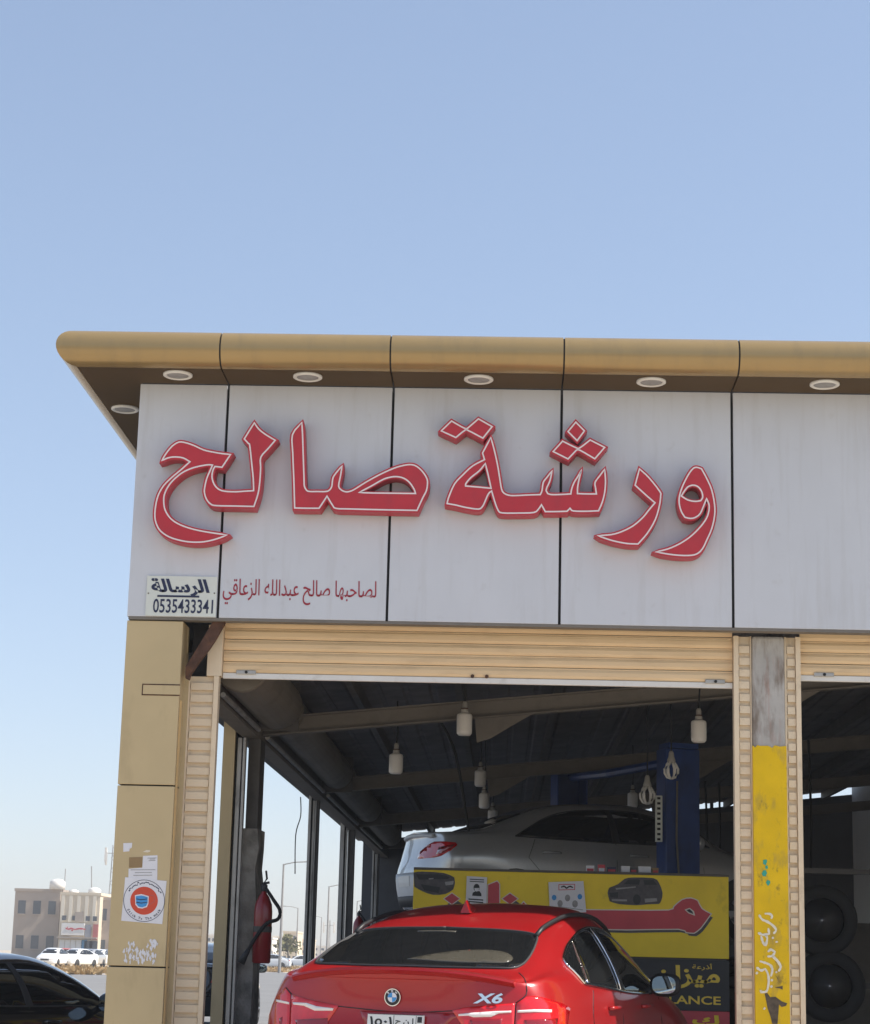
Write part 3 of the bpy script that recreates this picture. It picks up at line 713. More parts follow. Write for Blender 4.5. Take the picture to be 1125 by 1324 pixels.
def wheels(root, L, track, r, u0, u1, detail=True):
    for u in (u0, u1):
        for sg in (-1, 1):
            c = (sg*track, u - L/2, r)
            w_ = MB().lathe([(r*.62,-.10),(r*.93,-.11),(r,-.08),(r,.08),(r*.93,.11),(r*.62,.10)], c, 'X', 24, False).build('wheel', M_rubber, root, smooth=True)
            if detail:
                rm = MB().lathe([(r*.62,-.085),(r*.60,-.06),(.06,-.05),(.06,.05),(r*.60,.06),(r*.62,.085)], c, 'X', 24)
                for k in range(5):
                    a = 2*math.pi*k/5
                    rm.tube([(c[0]+sg*.085, c[1]+.05*math.cos(a), c[2]+.05*math.sin(a)), (c[0]+sg*.09, c[1]+r*.58*math.cos(a), c[2]+r*.58*math.sin(a))], .03, 6)
                rm.build('rim', M_rim, w_)
def arches(body, root, r, u0, u1):
    for u in (u0, u1):
        for sg in (-1, 1):
            l = [(u + (r+.06)*math.cos(a), r + (r+.06)*math.sin(a)) for a in [math.pi*k/16 for k in range(17)]] + [(u-(r+.06), .26), (u+(r+.06), .26)]
            body.patch(MB(), l, lambda x, y, e: body.side(x, y, sg, e), .06, .006).build('wheel_arch', M_plastic, root, smooth=True)
def mirror_part(root, body, c, sg, paint, glass_back=True):
    """door mirror: rounded shell with its glass facing the tail"""
    x, y, z = c
    pr = [(.02,.0),(.085,.012),(.10,.05),(.085,.10),(.04,.13),(.005,.14)]
    mb = MB(); n = 20; vs = []
    for (r, h) in pr:
        for k in range(n):
            a = 2*math.pi*k/n; ca, sa = math.cos(a), math.sin(a)
            q = (abs(ca)**.7*math.copysign(1, ca), abs(sa)**.7*math.copysign(1, sa))
            vs.append((x + q[0]*r*1.18, y + h, z + q[1]*r*.86))
    fs = [(i*n+k, i*n+(k+1) % n, (i+1)*n+(k+1) % n, (i+1)*n+k) for i in range(len(pr)-1) for k in range(n)] + [tuple(range(n)), tuple((len(pr)-1)*n+k for k in range(n))]
    mb.add(vs, fs); mb.tube([(x - sg*.06, y+.06, z-.03), (x - sg*.20, y+.09, z-.06)], .028, 8)
    o = mb.build('door_mirror', paint, root, smooth=True)
    g = MB(); lp = [(math.copysign(abs(math.cos(a))**.7, math.cos(a))*.088, math.copysign(abs(math.sin(a))**.7, math.sin(a))*.063) for a in [2*math.pi*k/24 for k in range(24)]]
    g.prism([lp], lambda a, b: Vector((x+a, y-.003, z+b)), lambda a, b: Vector((x+a, y+.01, z+b)))
    g.build('mirror_glass', M_mirror, o); return o

# --- the red coupe SUV in the doorway
XL6 = 4.91
rows6 = [
 (.32, .90, .935, .90, .835, 1.125, ((.785,1.155),(.715,1.180),(.45,1.200),1.210)),
 (.52, .945,.975, .90, .905, 1.150, ((.82,1.200),(.720,1.245),(.46,1.278),1.290)),
 (.90, .965,.99, .90, .935, 1.150, ((.83,1.260),(.700,1.372),(.44,1.412),1.428)),
 (1.35,.97, .985,.90, .942, 1.135, ((.81,1.330),(.662,1.490),(.44,1.540),1.556)),
 (1.90,.965,.975,.88, .942, 1.115, ((.805,1.370),(.628,1.585),(.43,1.642),1.662)),
 (2.50,.965,.97, .86, .940, 1.095, ((.805,1.365),(.612,1.600),(.43,1.668),1.690)),
 (3.00,.965,.97, .86, .940, 1.080, ((.805,1.310),(.600,1.505),(.42,1.575),1.598)),
 (3.40,.97, .975,.86, .935, 1.065, ((.820,1.185),(.645,1.310),(.44,1.365),1.388)),
 (3.80,.975,.985,.85, .915, 1.030, ((.800,1.085),(.690,1.140),(.46,1.180),1.195)),
 (4.35,.955,.955,.80, .870, .940, ((.750,.985),(.620,1.015),(.42,1.040),1.050)),
 (4.66,.87, .865,.74, .780, .850, ((.680,.890),(.560,.925),(.38,.955),.965))]
rear6 = [(.25,.12),(.45,.03),(.68,.0),(.78,.03),(.84,.09),(1.0,.125),(1.10,.12),(1.18,.09),(1.24,.09)]
front6 = [(.25,4.82),(.5,4.90),(.75,4.90),(.95,4.80),(1.0,4.74)]
b6 = Body(rows6, rear6, front6, XL6, .30, (5, 4))
YAW6 = R_(-17.3); h6 = Vector((math.sin(-YAW6), math.cos(YAW6), 0))
tail = at(509, 1290, -1.55)                                       # the badge in the middle of the tail
loc6 = Vector((tail.x, tail.y, 0)) + h6*(XL6/2 - .10)
loc6.z = .03
b6.place(loc6, YAW6)
c6 = car_root('parked_car', 'red coupe style SUV nosing into the bay under the open shutter', loc6, YAW6)
bd = MB().add(b6.v, b6.f).build('body', M_x_red, c6, smooth=True)
P6 = lambda x, y, e: b6.px(x, y, e)
hb = [(0,1.085),(.22,1.09),(.42,1.10),(.585,1.105),(.64,1.07),(.675,.92),(.698,.76),(.706,.62),(.692,.50),(.62,.43),(.35,.385),(0,.37)]
rg_ = smooth_loop(hb + [(-x, y) for x, y in reversed(hb[1:-1])], True, 2, 60)
T6 = lambda x, y, e: b6.hit(Vector((x, y - XL6/2, 3)), Vector((0, 0, -1)), e)
gl = b6.patch(MB(), rg_, T6, .05, .006).build('rear_window', M_glass, c6, smooth=True)
b6.line(MB(), rg_, T6, .008, eps=.004, closed=True).build('window_seal', M_plastic, gl, smooth=True)
b6.patch(MB(), smooth_loop([(-.05,.47),(.30,.45),(.58,.50),(.62,.60),(.52,.68),(.30,.66),(.12,.58)], True, 3, 80), T6, .04, .0085).build('parcel_shelf', M_shelf, gl, smooth=True)
b6.patch(MB(), [(-.17,.985),(.10,.985),(.10,1.01),(-.17,1.01)], T6, .04, .0085).build('brake_light', M_shelf, gl, smooth=True)
dl_ = smooth_loop([(1.045,1.255),(1.075,1.295),(1.20,1.342),(1.40,1.400),(1.77,1.480),(2.02,1.512),(2.25,1.524),(2.60,1.508),(2.90,1.440),(3.20,1.300),(3.42,1.150),(3.45,1.085),(2.85,1.072),(2.34,1.082),(1.65,1.120),(1.25,1.140),(1.15,1.155),(1.08,1.205)], True, 2, 60)
for sg in (1, -1):
    S6 = lambda x, y, e: b6.side(x, y, sg, e)
    w3 = b6.patch(MB(), dl_, S6, .05, .006).build('side_window', M_glass, c6, smooth=True)
    b6.patch(MB(), [(1.52,1.428),(1.57,1.436),(1.30,1.135),(1.22,1.142)], S6, .04, .012).build('quarter_pillar', M_chrome, w3, smooth=True)
    b6.patch(MB(), [(2.10,1.10),(2.22,1.09),(2.27,1.522),(2.17,1.518)], S6, .04, .012).build('door_pillar', M_plastic, w3, smooth=True)
    b6.line(MB(), [(2.165,1.51),(2.14,1.30),(2.095,1.10)], S6, .007, eps=.013).build('pillar_trim', M_chrome, w3, smooth=True)
    b6.line(MB(), dl_, S6, .010, eps=.006, closed=True).build('window_trim', M_chrome, w3, smooth=True)
b6.patch(MB(), [(-.66,1.19),(.66,1.19),(.58,1.58),(.3,1.625),(-.3,1.625),(-.58,1.58)], lambda x, y, e: b6.front(x, y, e), .1, .004).build('windscreen', M_glass, c6, smooth=True)
for nm, lo in (('tail_lamp', [(585,1307),(600,1303),(642,1299),(666,1297),(664.5,1324),(660,1350),(625,1350),(597,1325)]),
               ('tail_lamp', [(668,1297),(681,1289),(690,1288),(704,1291),(728,1298),(736,1304),(733,1324),(728,1350),(665,1350),(666.5,1324)]),
               ('tail_lamp', [(378,1286),(402,1293),(438,1300.5),(434,1307),(424,1321),(414,1350),(375,1350),(376,1324)]),
               ('tail_lamp', [(357.5,1292),(361,1287),(370,1277),(376.5,1286),(374.5,1324),(373,1350),(356,1350),(355.5,1324)])):
    lp = b6.patch(MB(), lo, P6, 6, .008).build(nm, M_lamp, c6, smooth=True)
    cx = sum(p[0] for p in lo)/len(lo); x0, x1 = min(p[0] for p in lo)+3, max(p[0] for p in lo)-4
    left = cx < 500
    if cx in (0,): pass
    if left and x1 - x0 > 40: sq = [(380,1296),(398,1297),(410,1301),(432,1304),(431,1307),(408,1307),(394,1300.5),(380,1299)]
    elif left: sq = [(358.5,1292.5),(375,1296),(375,1298.8),(358.5,1295.5)]
    elif x1 < 670: sq = [(593,1311.5),(612,1309.5),(640,1307.5),(661,1307),(661,1309.5),(645,1310.5),(635,1315),(612,1315.5),(606,1313.5),(593,1314)]
    else: sq = [(669,1306.5),(690,1305.5),(712,1306),(712,1309.5),(690,1309),(669,1309.5)]
    b6.patch(MB(), sq, P6, 3, .011).build('light_strip', M_lampw, lp, smooth=True)
    yb = 1316 if x1 - x0 > 40 else 1314
    b6.patch(MB(), [(max(x0, cx-26)+4, yb+3), (min(x1, cx+26)-6, yb+1), (min(x1, cx+24)-8, yb+22), (max(x0, cx-24)+6, yb+24)], P6, 5, .011).build('inner_lens', M_deep_red, lp, smooth=True)
for sm in ([(671,1258),(677,1264),(680,1271),(680.4,1286),(667,1297)], [(370,1277),(377.5,1286)], [(666.5,1297),(664.5,1345)], [(377,1286),(375,1345)], [(585,1307),(520,1309),(437,1301)]):
    b6.line(MB(), sm, P6, .0035, eps=.001).build('panel_gap', M_black, c6, smooth=True)
# spoiler lip across the boot lid
mb = MB(); n = 29; sec = []
for i in range(n):
    x = -.745 + 1.49*i/(n-1); k = (abs(x)/.745)**2.6
    y0 = .075 + .155*k; z0 = 1.212 - .062*k
    sec.append([(x, y0+.17, z0+.012-.008*k), (x, y0+.06, z0+.013), (x, y0-.012, z0+.006), (x, y0-.016, z0-.006), (x, y0+.02, z0-.034), (x, y0+.16, z0-.05)])
mb.add([(p[0], p[1]-XL6/2, p[2]) for r in sec for p in r], [(i*6+j, i*6+(j+1) % 6, (i+1)*6+(j+1) % 6, (i+1)*6+j) for i in range(n-1) for j in range(6)] + [tuple(range(6)), tuple((n-1)*6+j for j in range(6))])
sp6 = mb.build('spoiler', M_x_red, c6, smooth=True); sp6.modifiers.new('split', 'EDGE_SPLIT').split_angle = R_(40)
# badge, model lettering, plate
def flat_frame(x, y, eps=.008):
    o = b6.px(x, y, eps); rx = (b6.px(x+12, y, eps) - b6.px(x-12, y, eps)).normalized(); rz_ = (b6.px(x, y-6, eps) - b6.px(x, y+6, eps)).normalized()
    nrm = rx.cross(rz_).normalized(); return o, rx, rz_, nrm
o_, ax, az, an = flat_frame(508.5, 1289.5)
if an.y > 0: an = -an
def disc(r, h, r0=0, a0=0, a1=2*math.pi, n=32):
    mb = MB(); P = []
    outer = [(r*math.cos(a0+(a1-a0)*k/n), r*math.sin(a0+(a1-a0)*k/n)) for k in range(n if a1-a0 > 6.2 else n+1)]
    if a1-a0 < 6.2: outer.append((0, 0))
    f = lambda x, y: o_ + ax*x + az*y + an*h; g = lambda x, y: o_ + ax*x + az*y + an*(h-.004)
    return mb.prism([outer] if not r0 else [outer, [(r0*math.cos(2*math.pi*k/n), r0*math.sin(2*math.pi*k/n)) for k in range(n)]], f, g)
bad = disc(.054, .006).build('badge', M_chrome, c6)
disc(.048, .0085).build('badge_ring', M_black, bad)
disc(.030, .0105).build('badge_centre', M_paper, bad)
for q in (0, 2): disc(.0285, .0125, 0, math.pi/2*(q+1), math.pi/2*(q+2), 8).build('badge_quarter', M_maskblue, bad)
mb = MB()
for i, ch in enumerate('BMW'):
    vs, fs, bb = glyphs(ch, bold=.03, res=2); th = R_(90 + (1-i)*42); cx, cy = .039*math.cos(th), .039*math.sin(th)
    w_ = (bb[0]+bb[1])/2
    mb.add([tuple(o_ + ax*(cx + ((x-w_)*math.sin(th) + (y-.34)*math.cos(th))*.018) + az*(cy + (-(x-w_)*math.cos(th) + (y-.34)*math.sin(th))*.018) + an*.0112) for x, y in vs], fs)
mb.build('badge_letters', M_paper, bad)
o_, ax, az, an = flat_frame(631, 1291)
if an.y > 0: an = -an
vs, fs, bb = glyphs('X6', bold=.03, shear=.25); W_, H_ = .185, .062
mb = MB()
for h in (.0, .007):
    mb.add([tuple(o_ + ax*((x-bb[0])/(bb[1]-bb[0])-.5)*W_ + az*((y-bb[2])/(bb[3]-bb[2])-.5)*H_ + an*h) for x, y in vs], fs)
mb.build('model_lettering', M_chrome, c6)
b6.patch(MB(), [(466,1307),(530,1308),(600,1311),(585,1318),(560,1340),(480,1340),(470,1320)], P6, 8, .004).build('plate_recess_shade', M_deep_red, c6, smooth=True)  # flat dark red patch, the shade of the recess put into its colour
o_, ax, az, an = flat_frame(512, 1331, .012)
if an.y > 0: an = -an
ax = Vector((1, 0, 0)); az = Vector((0, .12, 1)).normalized(); an = Vector((0,-1,.12)).normalized()
def quad(mb, x0, x1, z0, z1, h, t=.004):
    return mb.prism([[(x0,z0),(x1,z0),(x1,z1),(x0,z1)]], lambda x, y: o_ + ax*x + az*y + an*h, lambda x, y: o_ + ax*x + az*y + an*(h-t))
pl = quad(MB(), -.185, .185, -.085, .085, .012, .02).build('number_plate', M_plate, c6)
mb = MB(); vs, fs, bb = glyphs('\u0661\u0665\u0660\u0661', bold=.02)
mb.add([tuple(o_ + ax*(-.17 + (x-bb[0])/(bb[1]-bb[0])*.15) + az*(.015 + (y-bb[2])/(bb[3]-bb[2])*.055) + an*.0135) for x, y in vs], fs)
vs, fs, bb = glyphs(arabic('ا ن ح'), bold=.02)
mb.add([tuple(o_ + ax*(.0 + (x-bb[0])/(bb[1]-bb[0])*.12) + az*(.010 + (y-bb[2])/(bb[3]-bb[2])*.055) + an*.0135) for x, y in vs], fs)
quad(mb, -.182, .182, .0825, .0845, .0132, .001); quad(mb, -.012, -.009, -.08, .08, .0132, .001); quad(mb, .135, .138, -.08, .08, .0132, .001); quad(mb, .145, .175, .04, .075, .0132, .001)
mb.build('plate_print', M_black, pl)
# fin, roof rails, mirrors, handles, wheels
fu = 1.62; fz = b6.hit(Vector((0, fu-XL6/2, 3)), Vector((0,0,-1)), 0).z
MB().add([(x, y-XL6/2, z) for x, y, z in [(-.035,fu-.14,fz-.02),(.035,fu-.14,fz-.02),(.03,fu+.12,fz-.005),(-.03,fu+.12,fz-.005),(0,fu-.13,fz+.065),(0,fu-.09,fz+.07),(0,fu+.02,fz+.035)]],
         [(0,1,2,3),(0,4,1),(0,5,4),(1,4,5),(0,3,6,5),(1,5,6,2),(2,6,3)]).build('roof_fin', M_x_red, c6)
for sg in (-1, 1):
    path = []
    for k in range(15):
        u = 1.06 + 1.95*k/14; q = b6.side(u, 0, sg, 0) if False else None
        zt = 3; x = sg*(.64 + .0*k); h = b6.hit(Vector((x, u-XL6/2, zt)), Vector((0,0,-1)), .0)
        path.append((h.x, h.y, h.z + (.012 if k in (0, 14) else .030)))
    MB().tube(path, .016, 8).build('roof_rail', M_black, c6, smooth=True)
mirror_part(c6, b6, (1.075, 2.93-XL6/2, 1.135), 1, M_black); mirror_part(c6, b6, (-1.075, 2.93-XL6/2, 1.135), -1, M_black)
for sg in (-1, 1):
    for u in (1.72, 2.72):
        a, b = b6.side(u, .98, sg, .03), b6.side(u+.2, .98, sg, .03)
        MB().tube([b6.side(u-.02, .98, sg, 0), a, b, b6.side(u+.22, .98, sg, 0)], .014, 8).build('door_handle', M_x_red, c6, smooth=True)
for sg in (-1, 1):
    for pts in ([(1.35,1.10),(1.25,.95),(1.32,.75),(1.6,.45)], [(2.12,1.09),(2.12,.5)], [(3.3,1.04),(3.32,.5)]):
        b6.line(MB(), pts, lambda x, y, e: b6.side(x, y, sg, e), .003, eps=.001).build('panel_gap', M_black, c6)
wheels(c6, XL6, .84, .37, 1.02, 3.95); arches(b6, c6, .37, 1.02, 3.95)
b6.patch(MB(), [(-.75,.36),(.75,.36),(.7,.52),(-.7,.52)], lambda x, y, e: b6.rear(x, y, e), .1, .006).build('bumper_insert', M_plastic, c6, smooth=True)

# --- saloon body shared by the other cars
def saloon_rows(H=1.45, W=.90):
    k = W/.90; h = lambda z: z*H/1.45
    R0 = [(.28,.83,.86,.82,.78,.985,((.74,1.02),(.68,1.045),(.42,1.06),1.065)),
          (.62,.87,.90,.82,.85,1.01,((.78,1.05),(.70,1.08),(.43,1.10),1.105)),
          (1.00,.89,.90,.80,.865,1.00,((.76,1.12),(.63,1.21),(.40,1.245),1.255)),
          (1.45,.89,.90,.78,.865,.985,((.745,1.20),(.585,1.35),(.40,1.39),1.40)),
          (2.05,.89,.90,.77,.865,.97,((.745,1.22),(.58,1.39),(.41,1.44),1.45)),
          (2.60,.89,.90,.77,.865,.955,((.75,1.20),(.58,1.37),(.41,1.425),1.435)),
          (3.10,.89,.90,.77,.86,.935,((.765,1.08),(.62,1.21),(.42,1.27),1.28)),
          (3.52,.885,.895,.75,.84,.90,((.74,.945),(.64,.985),(.42,1.02),1.03)),
          (4.05,.87,.87,.70,.79,.80,((.68,.84),(.56,.875),(.38,.90),.91)),
          (4.38,.80,.79,.64,.70,.71,((.61,.745),(.50,.775),(.34,.80),.81))]
    return [(r[0], r[1]*k, r[2]*k, h(r[3]), r[4]*k, h(r[5]), tuple((a*k, h(z)) for a, z in r[6][:3]) + (h(r[6][3]),)) for r in R0]
def saloon(name, label, loc, rz, paint, H=1.45, group=None, sub=(4, 3), dark=False, simple=False):
    L = 4.62; h = lambda z: z*H/1.45
    b = Body(saloon_rows(H), [(.2,.12),(.42,.02),(.62,.0),(h(.72),.05),(h(.98),.12),(h(1.07),.10)], [(.2,4.52),(.45,4.62),(.62,4.60),(.85,4.48)], L, .24, sub)
    b.place(loc, rz); root = car_root(name, label, loc, rz, group)
    MB().add(b.v, b.f).build('body', paint, root, smooth=True)
    for sg in (-1, 1):
        S = lambda x, y, e: b.side(x, y, sg, e)
        wl = [(.98,h(1.02)),(1.12,h(1.10)),(1.42,h(1.26)),(1.75,h(1.335)),(2.2,h(1.355)),(2.55,h(1.33)),(2.9,h(1.21)),(3.28,h(.99)),(2.0,h(.995))]
        wd_ = b.patch(MB(), wl, S, .09, .004).build('side_window', M_glass, root, smooth=True)
        b.patch(MB(), [(2.10,h(1.0)),(2.19,h(1.0)),(2.16,h(1.35)),(2.10,h(1.35))], S, .06, .009).build('door_pillar', M_plastic, wd_)
        b.line(MB(), wl, S, .008, eps=.004, closed=True).build('window_trim', M_plastic, wd_)
        if not simple:
            for pts in ([(1.2,h(1.0)),(1.12,.8),(1.3,.6),(1.45,.35)], [(2.14,h(.99)),(2.14,.35)], [(3.15,h(.95)),(3.2,.35)]):
                b.line(MB(), pts, S, .003, eps=.001).build('panel_gap', M_black, root)
            for u in (1.28, 2.30):
                MB().tube([b.side(u, h(.86), sg, 0), b.side(u+.03, h(.86), sg, .03), b.side(u+.18, h(.86), sg, .03), b.side(u+.21, h(.86), sg, 0)], .013, 8).build('door_handle', paint, root, smooth=True)
            mirror_part(root, b, (sg*1.0, 2.98-L/2, h(1.02)), sg, paint)
    b.patch(MB(), [(-.60,h(1.10)),(.60,h(1.10)),(.52,h(1.36)),(-.52,h(1.36))], lambda x, y, e: b.rear(x, y, e), .1, .004).build('rear_window', M_glass, root, smooth=True)
    b.patch(MB(), [(-.62,h(1.03)),(.62,h(1.03)),(.52,h(1.37)),(-.52,h(1.37))], lambda x, y, e: b.front(x, y, e), .1, .004).build('windscreen', M_glass, root, smooth=True)
    for sg in (-1, 1):
        b.patch(MB(), [(sg*.45,h(.78)),(sg*.76,h(.80)),(sg*.80,h(.93)),(sg*.50,h(.90))], lambda x, y, e: b.rear(x, y, e), .06, .006).build('tail_lamp', M_lamp, root, smooth=True)
        b.patch(MB(), [(sg*.38,.60),(sg*.70,.62),(sg*.72,.72),(sg*.42,.68)], lambda x, y, e: b.front(x, y, e), .06, .006).build('head_lamp', M_lampw, root, smooth=True)
    b.patch(MB(), [(-.34,.52),(.34,.52),(.38,.66),(-.38,.66)], lambda x, y, e: b.front(x, y, e), .08, .005).build('grille', M_plastic, root, smooth=True)
    wheels(root, L, .79, .31, .98, 3.66, not simple); arches(b, root, .31, .98, 3.66)
    return root, b
# --- the silver saloon up on the lift
hd = Vector((.943, .333, 0)).normalized(); RZS = -math.atan2(hd.x, hd.y)
locS = Vector((1.10, 8.62, 1.60))
cS, bS = saloon('lifted_saloon', 'silver saloon raised on the blue lift behind the yellow sign', locS, RZS, M_silver)
PS = lambda x, y, e: bS.px(x, y, e)
for ch in list(cS.children):
    if ch.name.startswith('tail_lamp'): bpy.data.objects.remove(ch)
T5 = (490, 1030, .13333)
tl = bS.patch(MB(), LT(*T5, [(375,592),(410,530),(480,470),(540,438),(640,436),(745,446),(760,470),(700,520),(600,575),(540,590),(380,605)]), PS, 5, .008).build('tail_lamp', M_lamp, cS, smooth=True)
bS.patch(MB(), LT(*T5, [(590,490),(740,465),(700,505),(600,560),(560,560)]), PS, 4, .012).build('inner_lens', M_deep_red, tl, smooth=True)
bS.patch(MB(), [(-.72,.30),(-.2,.26),(.2,.26),(.72,.30),(.80,.62),(-.80,.62)], lambda x, y, e: bS.rear(x, y, e), .08, .012).build('rear_bumper', M_bumper, cS, smooth=True)
bS.patch(MB(), [(-.5,.27),(.5,.27),(.45,.38),(-.45,.38)], lambda x, y, e: bS.rear(x, y, e), .08, .02).build('bumper_insert', M_plastic, cS, smooth=True)
bS.patch(MB(), [(-.20,.48),(.20,.48),(.20,.59),(-.20,.59)], lambda x, y, e: bS.rear(x, y, e), .06, .018).build('number_plate', M_plate, cS)
bS.line(MB(), LT(*T5, [(255,425),(300,390),(380,378),(480,374),(540,378)]), PS, .022, eps=.012).build('boot_lip', M_bumper, cS, smooth=True)

# ------------------------------------------------------------------ the blue two post lift
pn, pf = Vector((1.835, 7.0, .03)), Vector((.784, 10.0, .03))
lf = thing('car_lift', 'dark blue two post car lift carrying the silver saloon', 'car lift', tuple((pn+pf)/2))
ac = (pf - pn).normalized(); al = hd                            # across and along the lift
def obox(c, a, b, hx, hy, z0, z1, mb=None):
    mb = mb or MB(); c = Vector((c.x, c.y, 0))
    vs = [c + a*sx*hx + b*sy*hy + Vector((0,0,z)) for z in (z0, z1) for sx, sy in ((-1,-1),(1,-1),(1,1),(-1,1))]
    return mb.add(vs, [(0,3,2,1),(4,5,6,7),(0,1,5,4),(1,2,6,5),(2,3,7,6),(3,0,4,7)])
for k, (p, sg) in enumerate(((pn, 1), (pf, -1))):
    mb = MB(); obox(p - ac*sg*.12, al, ac, .19, .012, .03, 3.54, mb)            # U shaped column open to the car
    for s_ in (-1, 1): obox(p + al*s_*.183, al, ac, .012, .12, .03, 3.54, mb)
    po = mb.build('post', M_blue, lf, bevel=.006)
    obox(p, al, ac, .32, .26, .031, .055).build('base_plate', M_blue, lf)
    obox(p + ac*sg*.02, al, ac, .15, .11, 1.35, 1.95).build('carriage', M_steel_d, lf)
    obox(p - ac*sg*.02, al, ac, .17, .13, 3.545, 3.60).build('post_cap', M_blue, lf)
    for d in (-1, 1):
        a = p + ac*sg*.12; e = a + ac*sg*.62 + al*d*.95
        MB().tube([(a.x, a.y, 1.56), (e.x, e.y, 1.60)], .055, 6).build('arm', M_steel_d, lf)
        MB().lathe([(.06,1.60),(.07,1.66),(.07,1.72)], (e.x, e.y, 0), n=14).build('pad', M_rubber, lf)
q0, q1 = at(848, 1028, 6.75), at(857, 1088, 6.75)
box(q0.x, q1.x, 6.80, 6.835, q1.z, q0.z).build('post_sticker', M_signplate, lf)
mb = MB(); text_on(mb, 'TWO', 0, 1, 0, 1, 0) if False else None
for k in range(9):
    z = q1.z + (q0.z-q1.z)*(k+.5)/9; mb.box(q0.x+.018, q1.x-.02, 6.794, 6.799, z-.014, z+.010)
mb.build('sticker_print', M_black, lf)
MB().tube([(pn.x-.02, pn.y-.15, 3.2), (pn.x-.03, pn.y-.17, 2.6), (pn.x+.01, pn.y-.16, 2.0), (pn.x-.03, pn.y-.15, 1.0)], .012, 6).build('cable', M_steel, lf)
a, b = pn + Vector((0,0,3.40)), pf + Vector((0,0,3.46))
MB().tube([a + ac*.1, (a+b)/2 + Vector((-.12,0,-.04)), b - ac*.1], .05, 8).build('cross_tube', M_blue, lf)

# ------------------------------------------------------------------ sign clad counter behind the red car
YS = 4.5; s0, s1 = at(535, 1128, YS), at(942, 1131, YS)
yS = lambda x, y: at(x, y, YS)
ZT, ZY, ZB = s1.z - .02, at(942, 1240, YS).z, at(942, 1308, YS).z
X0, X1, XM = s0.x, s1.x, at(815, 1240, YS).x
ct = thing('sign_counter', 'yellow and black painted sign boards fronting the counter behind the red car', 'counter', ((X0+X1)/2, YS, .03))
box(X0+.02, X1-.02, YS+.03, YS+.62, .03, ZT-.03).build('cabinet', M_steel_d, ct)
box(X0, X1, YS, YS+.028, ZY, ZT).build('yellow_board', M_signyel, ct, bevel=.003)
box(X0, X1+.005, YS-.006, YS+.64, ZT+.001, ZT+.022).build('counter_top', M_steel_d, ct)
box(XM, X1, YS, YS+.028, ZB+.003, ZY-.016).build('black_board', M_signblk, ct)
box(XM-.035, XM-.004, YS-.004, YS+.028, .5, ZY-.004).build('white_post', M_signwhite, ct)
box(XM, X1, YS, YS+.028, .10, ZB-.003).build('red_board', M_signred, ct)
box(X0, XM-.04, YS+.004, YS+.028, .10, ZY-.004).build('lower_board', M_signblk, ct)
def S7(pts): return [(640 + x*.28444, 1080 + y*.28444) for x, y in pts]
def S8(pts): return [(500 + x*.23111, 1120 + y*.23111) for x, y in pts]
YP = YS - .001
def layer(name, m, polys, k, parent=ct):
    mb = MB()
    for l in polys: poly_px(mb, [l], YP - .0022*k, .0012)
    return mb.build(name, m, parent)
band = smooth_loop(S7([(405,340),(600,342),(790,342),(815,325),(850,295),(890,287),(920,298),(940,335),(980,358),(935,420),(905,443),(870,440),(835,425),(600,428),(480,425),(300,425),(-250,420),(-250,345),(60,345),(95,340),(130,305),(160,335)]), True, 2, 40)
sh = [(x+3, y+4.5) for x, y in band]
layer('letter_shadow', M_signgrey, [sh], 0)
layer('letter_outline', M_signwhite, [offset(band, 1.4)], 1)
layer('letter_band', M_signred, [band], 2)
layer('letter_eye', M_signwhite, [S7([(862,338),(885,330),(905,345),(910,366),(880,355)])], 3)
layer('letter_eye_fill', M_signblk, [S7([(870,340),(885,335),(898,347),(902,358),(882,350)])], 4)
up_ = S8([(568,105),(618,85),(630,100),(630,250),(565,250)])
layer('letter_stroke_outline', M_signwhite, [offset(up_, 1.2)], 3); layer('letter_stroke', M_signred, [up_], 4)
for c, k in (((365,182),0), ((690,182),0)):
    d = S8([(c[0]-42,c[1]),(c[0],c[1]-30),(c[0]+42,c[1]),(c[0],c[1]+30)])
    layer('dot_shadow', M_signgrey, [[(x+4, y+7) for x, y in d]], 1); layer('dot_outline', M_signwhite, [offset(d, 1.1)], 2); layer('dot', M_signred, [d], 3)
tr_ = S8([(410,240),(432,215),(455,205),(490,238),(490,260),(400,260)]); layer('letter_tip', M_signred, [tr_], 3)
tr_ = S8([(255,250),(270,235),(290,234),(300,250),(300,260),(255,260)]); layer('letter_tip', M_signred, [tr_], 3)
# printed cars on the yellow board
pc = smooth_loop(S7([(512,262),(520,238),(560,222),(590,198),(630,192),(720,195),(745,215),(762,262),(755,300),(745,312),(690,314),(640,318),(560,312),(522,300)]), True, 2, 40)
layer('car_print', M_signgrey, [pc], 1)
layer('car_print_glass', M_signblk, [S7([(585,222),(605,202),(640,199),(660,202),(655,225)]), S7([(675,203),(720,203),(738,225),(680,226)]), S7([(520,262),(560,258),(560,285),(525,282)])], 2)
layer('car_print_light', M_signlite, [S7([(530,290),(600,292),(600,300),(532,299)]), S7([(680,288),(735,286),(738,300),(682,306)]), S7([(548,240),(640,232),(640,238),(552,247)])], 2)
layer('car_print_wheel', M_signblk, [S7([(645 + 18*math.cos(t), 292 + 24*math.sin(t)) for t in [k*.5236 for k in range(12)]])], 3)
pc2 = smooth_loop(S8([(150,35),(200,30),(320,38),(378,62),(382,95),(372,130),(330,155),(260,160),(200,140),(155,115)]), True, 2, 40)
layer('car_print', M_signgrey, [pc2], 1)
layer('car_print_glass', M_signblk, [S8([(165,45),(300,45),(355,60),(340,72),(180,75)]), S8([(190,100),(300,118),(290,150),(210,135)])], 2)
layer('car_print_light', M_signlite, [S8([(325,88),(375,82),(372,102),(330,108)]), S8([(235,68),(262,66),(262,72),(236,74)])], 3)
